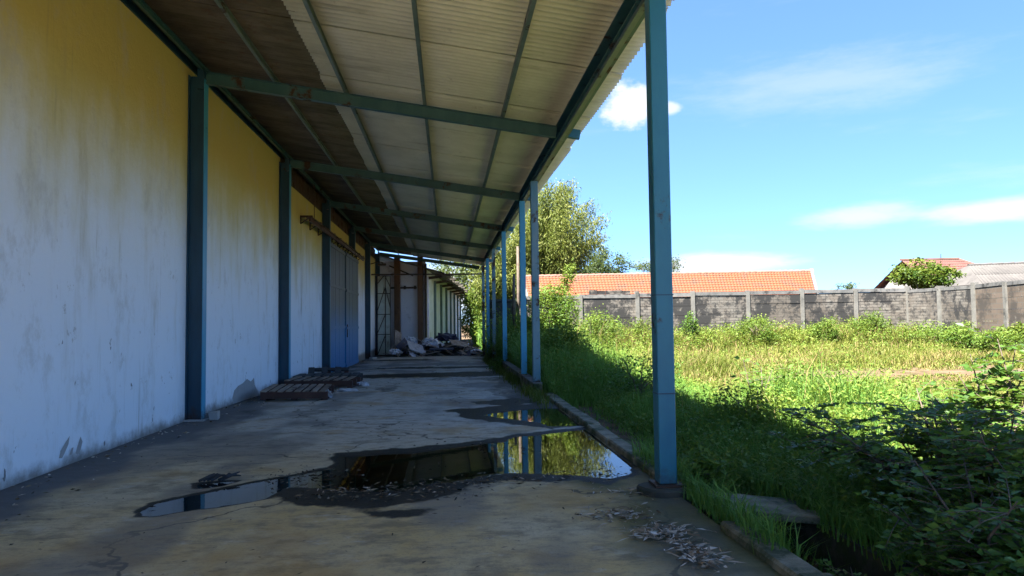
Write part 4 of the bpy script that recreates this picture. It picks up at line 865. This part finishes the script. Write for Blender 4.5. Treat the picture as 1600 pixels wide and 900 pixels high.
# black block beyond the posts, and a dead trunk
bk0 = at_y(766, 530, 33.5); bk1 = at_y(806, 472, 33.5)
bl = empty('black_tank', (bk0[0], 33.5, float(gz(bk0[0], 33.5)))); tag(bl, 'squat black masonry tank behind the canopy posts', 'tank')
zb = -0.2; MB().box((0, 0, zb), (bk1[0]-bk0[0], 1.3, bk1[2]-bl.location.z), jit=0.04).build('tank_wall', MT['mossdark'], bl, bevel=0.05)
MB().box((-0.05, -0.05, bk1[2]-bl.location.z+0.05), (bk1[0]-bk0[0]+0.05, 1.35, bk1[2]-bl.location.z+0.13), jit=0.02).build('tank_rim', MT['mossdark'], bl)
p = at_y(804, 560, 29); q = at_y(803, 428, 29)
dt = MB().tube([(p[0], 29, -0.4), (p[0]+0.03, 29, 0.9), (q[0]-0.03, 29, 2.2), (q[0], 29, q[2])], [0.09, 0.075, 0.07, 0.05], 8).build('dead_trunk', MT['bark'], None, smooth=True); tag(dt, 'thin dead dark trunk standing beyond the canopy posts', 'dead tree')
p = at_y(811, 560, 34); 
up_ = MB().tube([(p[0], 34, -0.4), (p[0], 34, at_y(809, 385, 34)[2])], [0.08, 0.06], 8).build('utility_pole', MT['bark'], None, smooth=True); tag(up_, 'slender dark utility pole behind the canopy posts', 'pole')

# foreground bush with pinnate twigs
def twig_bush(name, label, base, stems, mat, seed, leaf=0.05, n_tw=9, n_lf=7):
    r = np.random.default_rng(seed); root = empty(name, base); tag(root, label, 'shrub'); tk = MB(); parts = []
    for (tx, ty, tz) in stems:
        tip = np.array([tx, ty, tz]); mid = tip*np.array([0.42, 0.42, 0.62])+r.normal(0, 0.04, 3); q = [np.array([0, 0, -0.08])+np.array([*r.normal(0, 0.03, 2), 0]), mid, tip]
        tk.tube(q, [0.013, 0.009, 0.003], 5)
        for j in range(n_tw):
            s = r.uniform(0.25, 1.0); pb = (1-s)**2*q[0]+2*s*(1-s)*mid+s*s*tip if False else (mid+(tip-mid)*(s*2-1) if s > 0.5 else q[0]+(mid-q[0])*s*2)
            a = r.random()*2*math.pi; e = r.uniform(-0.25, 0.6); d = np.array([math.cos(a)*math.cos(e), math.sin(a)*math.cos(e), math.sin(e)]); Lw = r.uniform(0.18, 0.38)
            pe = pb+d*Lw+np.array([0, 0, -0.05]); tk.tube([pb, (pb+pe)/2+np.array([0, 0, 0.015]), pe], [0.004, 0.003, 0.0015], 4)
            sdv = np.cross(d, [0, 0, 1]); sdv /= np.linalg.norm(sdv); u_ = np.repeat(np.linspace(0.15, 1.0, n_lf), 2); sg = np.tile([1, -1], n_lf)
            C = pb+np.outer(u_, pe-pb); dirs = d*0.55+sg[:, None]*sdv+r.normal(0, 0.15, (len(u_), 3)); dirs /= np.linalg.norm(dirs, axis=1)[:, None]
            cvar = r.uniform(0.1, 0.8); parts.append(leaves(C, leaf*r.uniform(0.75, 1.3, len(u_)), leaf*0.62*r.uniform(0.7, 1.2, len(u_)), dirs, 0, np.clip(cvar+r.normal(0, 0.12, len(u_)), 0, 1), 0.12, r))
    tk.build('stem', MT['bark'], root, smooth=True); foliage('foliage', parts, mat, root); return root
r_ = np.random.default_rng(77)
def stems(n, rx, ry, h0, h1, lean=(0, 0)):
    return [(rx*r_.uniform(-1, 1)+lean[0], ry*r_.uniform(-1, 1)+lean[1], r_.uniform(h0, h1)) for _ in range(n)]
twig_bush('foreground_bush', 'dark dense foreground bush with small oval leaflets beside the ditch', (3.75, 4.5, -0.1), stems(34, 0.75, 0.6, 0.35, 1.05), MT['bushleaf'], 1, 0.064, 15, 8)
twig_bush('foreground_bush', 'spreading leafy bush with arching twigs reaching over the shaded grass', (3.95, 5.4, -0.1), stems(30, 0.95, 0.5, 0.4, 1.0, (-0.25, 0)), MT['bushleaf'], 2, 0.066, 13, 8)
twig_bush('foreground_bush', 'tall sprigs of leafy shrub catching the sun above the dark bush', (4.35, 5.3, -0.1), [(0.05, 0, 1.42), (-0.15, 0.05, 1.30), (0.25, 0.05, 1.36), (0.4, 0, 1.2), (-0.3, 0, 1.15), (0.55, 0.1, 1.45), (0.15, 0.3, 1.2)], MT['bushleaf'], 3, 0.07, 15, 7)
twig_bush('foreground_bush', 'low black-shadowed bush filling the ditch bank corner', (3.0, 3.75, -0.1), stems(34, 0.55, 0.45, 0.1, 0.75, (0.25, 0.0)), MT['bushleaf'], 4, 0.06, 13, 7)
twig_bush('ditch_plant', 'bright green pinnate weed growing out of the dark ditch', (2.45, 3.85, -0.6), stems(13, 0.32, 0.3, 0.3, 0.62), MT['weed'], 5, 0.045, 9, 8)
twig_bush('sapling', 'dark broad-leaved sapling poking above the shaded tall grass', (4.15, 9.3, -0.05), [(-0.15, 0, 1.0), (0.1, 0, 0.9), (0.3, 0.1, 0.85)], MT['bushleaf'], 6, 0.10, 6, 3)
shrub('column_weed', 'light green lobed weed at the foot of the near blue post', (2.25, 6.0, 0.22), 0.17, 0.2, 420, 0.065, MT['weed'], 6, 'weed', seed=71, base=-0.1)

# drain cover slab over the ditch
cv = empty('drain_cover', (2.52, 5.62, -0.03)); tag(cv, 'tilted mossy concrete cover slab lying over the ditch', 'cover slab'); cv.rotation_euler = (R(2), R(5), R(-8))
for i in range(3):
    MB().box((-0.36, -0.27+i*0.18, -0.03), (0.36+random.uniform(-0.06, 0.06), -0.27+(i+1)*0.18-0.012, 0.035+random.uniform(-0.006, 0.006)), jit=0.006).build('slab_strip', MT['kerb'], cv, bevel=0.008)

# ------------------------------------------------------------------ pallets and scraps by the wall
def pallet(label, loc, rz_, sx_, sy_, mat, nsl=8, tilt=(0, 0), h=0.13, gap=0.35):
    h *= 0.8
    p = empty('wooden_pallet', loc); tag(p, label, 'pallet', 'pallets stacked by the warehouse wall'); p.rotation_euler = (tilt[0], tilt[1], rz_)
    for x in (-sx_/2+0.05, 0, sx_/2-0.05): pass
    for yv in (-sy_/2+0.05, 0, sy_/2-0.05): MB().box((-sx_/2, yv-0.045, 0.022), (sx_/2, yv+0.045, h-0.024), jit=0.004).build('stringer', MT['darkwood'] if mat != 'blackwood' else MT[mat], p)
    w = sx_/nsl
    for i in range(nsl):
        MB().box((-sx_/2+i*w, -sy_/2, h-0.022), (-sx_/2+(i+1)*w-w*gap, sy_/2, h), jit=0.005).build('slat', MT[mat], p)
    for i in range(3):
        xx = -sx_/2+i*(sx_-0.12)/2; MB().box((xx, -sy_/2, 0), (xx+0.12, sy_/2, 0.02), jit=0.003).build('bottom_slat', MT['darkwood'], p)
    return p
pallet('weathered slatted pallet lying flat in front of the other pallets', (-3.12, 15.2, 0.02), R(4), 1.30, 1.5, 'wood', 8, (R(0.5), R(1.2)), 0.22)
pallet('second slatted pallet lying just behind the front pallet', (-3.05, 17.75, 0.0), R(-3), 1.6, 1.2, 'wood', 7, (0, R(0.5)), 0.24, 0.5)
pallet('charcoal dark pallet lying behind the two brown pallets', (-3.2, 19.4, -0.05), R(2), 1.7, 1.1, 'blackwood', 7, (0, 0), 0.27, 0.3)
pallet('short dark broken pallet propped on the wall behind the stack', (-3.35, 20.2, 0.06), R(3), 1.1, 0.5, 'blackwood', 3, (R(48), 0), 0.12, 0.55)
def crumple(name, label, cat, loc, s, mat, seed, group=None, sub=3, amp=0.75):
    bm = bmesh.new(); bmesh.ops.create_icosphere(bm, subdivisions=sub, radius=1.0); r = np.random.default_rng(seed); o3 = r.uniform(0, 50, 3)
    for v in bm.verts:
        n_ = float(fbm(v.co.x*3.1+o3[0]+v.co.z*2, v.co.y*3.1+o3[1]-v.co.z*1.7, 3)-0.5)
        v.co = v.co*(1+amp*2*n_); v.co.x *= s[0]; v.co.y *= s[1]; v.co.z = max(v.co.z*s[2], -s[2]*0.45)
    me = bpy.data.meshes.new(name); bm.to_mesh(me); bm.free(); o = link(name, me, MT[mat], None, (loc[0], loc[1], loc[2]+s[2]*0.45)); tag(o, label, cat, group); o.rotation_euler = (0, 0, r.random()*6); return o
crumple('plastic_scrap', 'crumpled white plastic scrap on the floor beside the pallets', 'plastic scrap', (-2.32, 16.6, float(fz(16.6))), (0.24, 0.16, 0.045), 'sack', 1)
crumple('plastic_scrap', 'small white plastic rag caught on the front pallet edge', 'plastic scrap', (-2.50, 14.95, 0.0), (0.08, 0.16, 0.10), 'sack', 2)
crumple('plastic_scrap', 'pale torn plastic bag by the end of the second pallet', 'plastic scrap', (-2.16, 18.2, float(fz(18.2))), (0.14, 0.10, 0.07), 'sack', 3)
bx_ = MB().box((-0.07, -0.06, 0), (0.07, 0.06, 0.13), jit=0.012).build('concrete_chunk', MT['cement'], None, bevel=0.01); bx_.location = (-3.74, 11.75, 0.003); tag(bx_, 'small grey concrete chunk at the foot of the wall post', 'rubble')
bx_ = MB().box((-0.3, -0.10, 0), (0.3, 0.10, 0.12), jit=0.02).build('concrete_chunk', MT['cement'], None, bevel=0.015); bx_.location = (-3.72, 35.6, float(fz(35.6))+0.003); bx_.rotation_euler = (0, 0, 1.3); tag(bx_, 'broken cement lump by the wall near the open gate', 'rubble')

# ------------------------------------------------------------------ debris heap at the far end
hr = np.random.default_rng(12)
def hy(u, Y): return at_y(u, 500, Y)[0]
def heap_z(x, y): return float(-0.33+0.72*math.exp(-((x+0.3)/1.9)**2-((y-41.0)/1.3)**2)+0.5*math.exp(-((x+2.5)/0.7)**2-((y-40)/0.9)**2))
xs = np.arange(-3.9, 2.4, 0.12); ys = np.arange(38.2, 44.5, 0.12); X, Y = np.meshgrid(xs, ys)
Zh = np.vectorize(heap_z)(X, Y)-0.05+(fbm(X*2.5, Y*2.5)-0.5)*0.28
rb = link('rubble_heap', grid_mesh('rubble_heap', xs, ys, Zh, None, False), MT['mossdark']); tag(rb, 'dark heap of rubble and rubbish at the far end of the yard', 'rubble heap', kind='stuff')
KINDS = [('broken_board', 'plank', 'broken grey-brown board thrown on the rubble heap', 'board', 'boards on the rubble heap', (0.5, 1.5), (0.08, 0.25)),
         ('waste_sheet', 'sack', 'torn dirty white sheet scrap thrown on the rubble heap', 'sheet scrap', 'white sheet scraps on the rubble heap', (0.3, 0.8), (0.2, 0.5)),
         ('scrap_panel', 'tarp', 'dark bluish scrap panel piece thrown on the rubble heap', 'panel', 'dark panel pieces on the rubble heap', (0.3, 0.9), (0.15, 0.45))]
for i in range(66):
    nm, mt, lb, ct, gp, lr, wr = KINDS[[0, 0, 1, 0, 2][i % 5]]
    x = hr.uniform(-3.1, 1.9); y = hr.uniform(38.5, 41.0); z = heap_z(x, y); L = hr.uniform(*lr); w = hr.uniform(*wr)
    o = MB().box((-L/2, -w/2, -0.015), (L/2, w/2, 0.015), jit=0.02).build(nm, MT[mt], None); o.location = (x, y, z+0.06+hr.uniform(0, 0.14)); o.rotation_euler = (hr.normal(0, 0.45), hr.normal(0, 0.3), hr.uniform(0, 3.14)); tag(o, lb, ct, gp)
for i, (u, v, Y, s, lb, rot) in enumerate([(718, 537, 39.6, (1.1, 0.8), 'large brown panel lying tilted across the rubble heap', (0.35, 0.18, 0.3)), (690, 545, 38.9, (1.3, 0.5), 'dark flat panel at the front of the rubble heap', (0.12, 0.0, 0.05)),
        (650, 543, 39.0, (1.0, 0.9), 'speckled white sheet leaning on the rubble heap', (0.6, 0.35, 0.5)), (622, 530, 39.8, (0.5, 1.0), 'narrow pale panel propped upright by the open gate', (1.2, 0.4, 0.8)), (628, 538, 39.3, (0.35, 0.9), 'dark plank-like panel slanting beside the speckled sheet', (0.9, 0.9, 0.2))]):
    c1 = at_y(u, v, Y); o = MB().box((-s[0]/2, -s[1]/2, -0.02), (s[0]/2, s[1]/2, 0.02), jit=0.01).build('discarded_sheet', MT[['plank', 'tarp', 'sack', 'plank', 'tarp'][i]], None); o.location = tuple(c1); o.rotation_euler = rot; tag(o, lb, 'panel')
for i, (u, v, Y, s, m_, lb) in enumerate([(672, 531, 40.2, (0.45, 0.4, 0.3), 'sack', 'bulging white sack bundle in the middle of the rubble heap'), (655, 536, 39.8, (0.36, 0.3, 0.2), 'tarp', 'dark blue bundle beside the white sack'), (700, 530, 41.0, (0.6, 0.45, 0.32), 'tarp', 'large black tarpaulin bundle behind the brown panel'),
        (618, 548, 38.8, (0.4, 0.3, 0.2), 'sack', 'small dirty sack at the foot of the gate'), (745, 548, 39.0, (0.35, 0.3, 0.18), 'sack', 'pale rag bundle in the sun patch by the end post'), (640, 527, 40.4, (0.4, 0.35, 0.3), 'sack', 'grey rag heap below the brown post'), (733, 540, 39.4, (0.4, 0.3, 0.2), 'plank', 'brown rag bundle near the far canopy post')]):
    c1 = at_y(u, v, Y); z = min(c1[2]-s[2]*0.3, heap_z(c1[0], Y)+0.12); crumple('rag_bundle', lb, 'bundle', (c1[0], Y, z), s, m_, 80+i)

# ------------------------------------------------------------------ litter: dry leaves (uncountable), twigs
def litter(name, label, C, L, W, mat):
    n = len(C); a = rng.random(n)*2*math.pi; e = rng.normal(0.03, 0.12, n); dirs = np.stack([np.cos(a)*np.cos(e), np.sin(a)*np.cos(e), np.sin(e)], 1)
    o = foliage(name, [leaves(C, L, W, dirs, 0, None, 0.15)], MT[mat]); tag(o, label, 'leaf litter', kind='stuff')
def gauss(n, u, v, su, sv, z=0.012):
    c = at_z(u, v); x = rng.normal(0, su, n)+c[0]; y = rng.normal(0, sv, n)+c[1]; return np.stack([x, y, np.full(n, z)+rng.random(n)*0.02], 1)
C = np.concatenate([gauss(150, 960, 808, 0.14, 0.10), gauss(260, 1040, 838, 0.12, 0.10, 0.02), gauss(200, 1085, 868, 0.06, 0.13, 0.02), gauss(50, 985, 775, 0.2, 0.16), gauss(60, 1100, 885, 0.06, 0.08, 0.03)])
C = C[(C[:, 0] < 1.92)]
C = C+rng.normal(0, 0.012, C.shape)*np.array([1, 1, 0])
litter('dry_leaf_litter', 'pale dry bamboo leaves drifted around the near post footing', C, rng.uniform(0.02, 0.13, len(C))*rng.uniform(0.6, 1.2, len(C)), rng.uniform(0.006, 0.026, len(C)), 'straw')
C = np.concatenate([gauss(150, 640, 772, 0.42, 0.14, 0.0), gauss(120, 720, 757, 0.4, 0.1, 0.0), gauss(80, 540, 775, 0.25, 0.12, 0.0), gauss(60, 850, 747, 0.4, 0.15, 0.0), gauss(50, 950, 742, 0.2, 0.2, 0.0), gauss(90, 480, 745, 0.25, 0.2, 0.0), gauss(60, 760, 700, 0.4, 0.3, 0.0)])
litter('wet_leaf_litter', 'wet dark leaf litter lying in and around the puddle', C, rng.uniform(0.03, 0.10, len(C)), rng.uniform(0.008, 0.022, len(C)), 'darkstraw')
C = np.concatenate([gauss(70, 640, 765, 0.45, 0.12, 0.0), gauss(60, 740, 750, 0.4, 0.1, 0.0), gauss(25, 900, 742, 0.3, 0.15, 0.0), gauss(30, 520, 765, 0.2, 0.12, 0.0)])
litter('floating_leaf_litter', 'pale narrow leaves floating in the shallow muddy puddle', C, rng.uniform(0.03, 0.09, len(C)), rng.uniform(0.006, 0.014, len(C)), 'straw')
C = np.stack([rng.uniform(-3.6, 1.8, 420), rng.uniform(4.2, 22, 420), np.zeros(420)], 1); C[:, 2] = fz(C[:, 1])+0.008
litter('scattered_litter', 'small dark leaves and grit scattered over the concrete floor', C, rng.uniform(0.02, 0.06, 420), rng.uniform(0.008, 0.02, 420), 'darkstraw')
C = np.stack([WX+0.06+np.abs(rng.normal(0, 0.25, 500)), rng.uniform(5, 34, 500), np.zeros(500)], 1); C[:, 2] = fz(C[:, 1])+0.012
litter('wall_foot_litter', 'flaked plaster and leaf crumbs along the warehouse wall foot', C, rng.uniform(0.02, 0.07, 500), rng.uniform(0.015, 0.04, 500), 'straw')
c1 = at_z(335, 752); tw = MB()
for k in range(7):
    a = random.uniform(-0.5, 0.5); l = random.uniform(0.08, 0.2); x = random.uniform(-0.16, 0.1); tw.tube([(x, random.uniform(-0.04, 0.04), 0.012), (x+l*0.5, 0.02*k-0.05, 0.05), (x+l*math.cos(a), l*math.sin(a), 0.03+0.05*random.random())], [0.013, 0.016, 0.006], 5)
o = tw.build('rotten_twigs', MT['blackwood'], None); o.location = (c1[0], c1[1], 0.0); tag(o, 'black rotten twigs at the edge of the puddle tongue', 'twigs')
# weeds along floor edge by the low wall and post feet
n = 2600; x = rng.normal(1.72, 0.10, n); y = rng.choice([14.3, 19.0, 22.5, 25.5, 28.5, 31.0], n)+rng.normal(0, 0.9, n); z = fz(y)
k = (x < 1.95); pr = blades(np.stack([x, y, z], 1)[k], rng.uniform(0.06, 0.3, k.sum()), np.full(k.sum(), 0.014), rng.uniform(0.2, 0.9, k.sum()), rng.uniform(0.1, 0.7, k.sum()))
o = foliage('edge_weeds', [pr], MT['grass']); tag(o, 'thin weeds sprouting along the right edge of the concrete floor', 'weeds', kind='stuff')
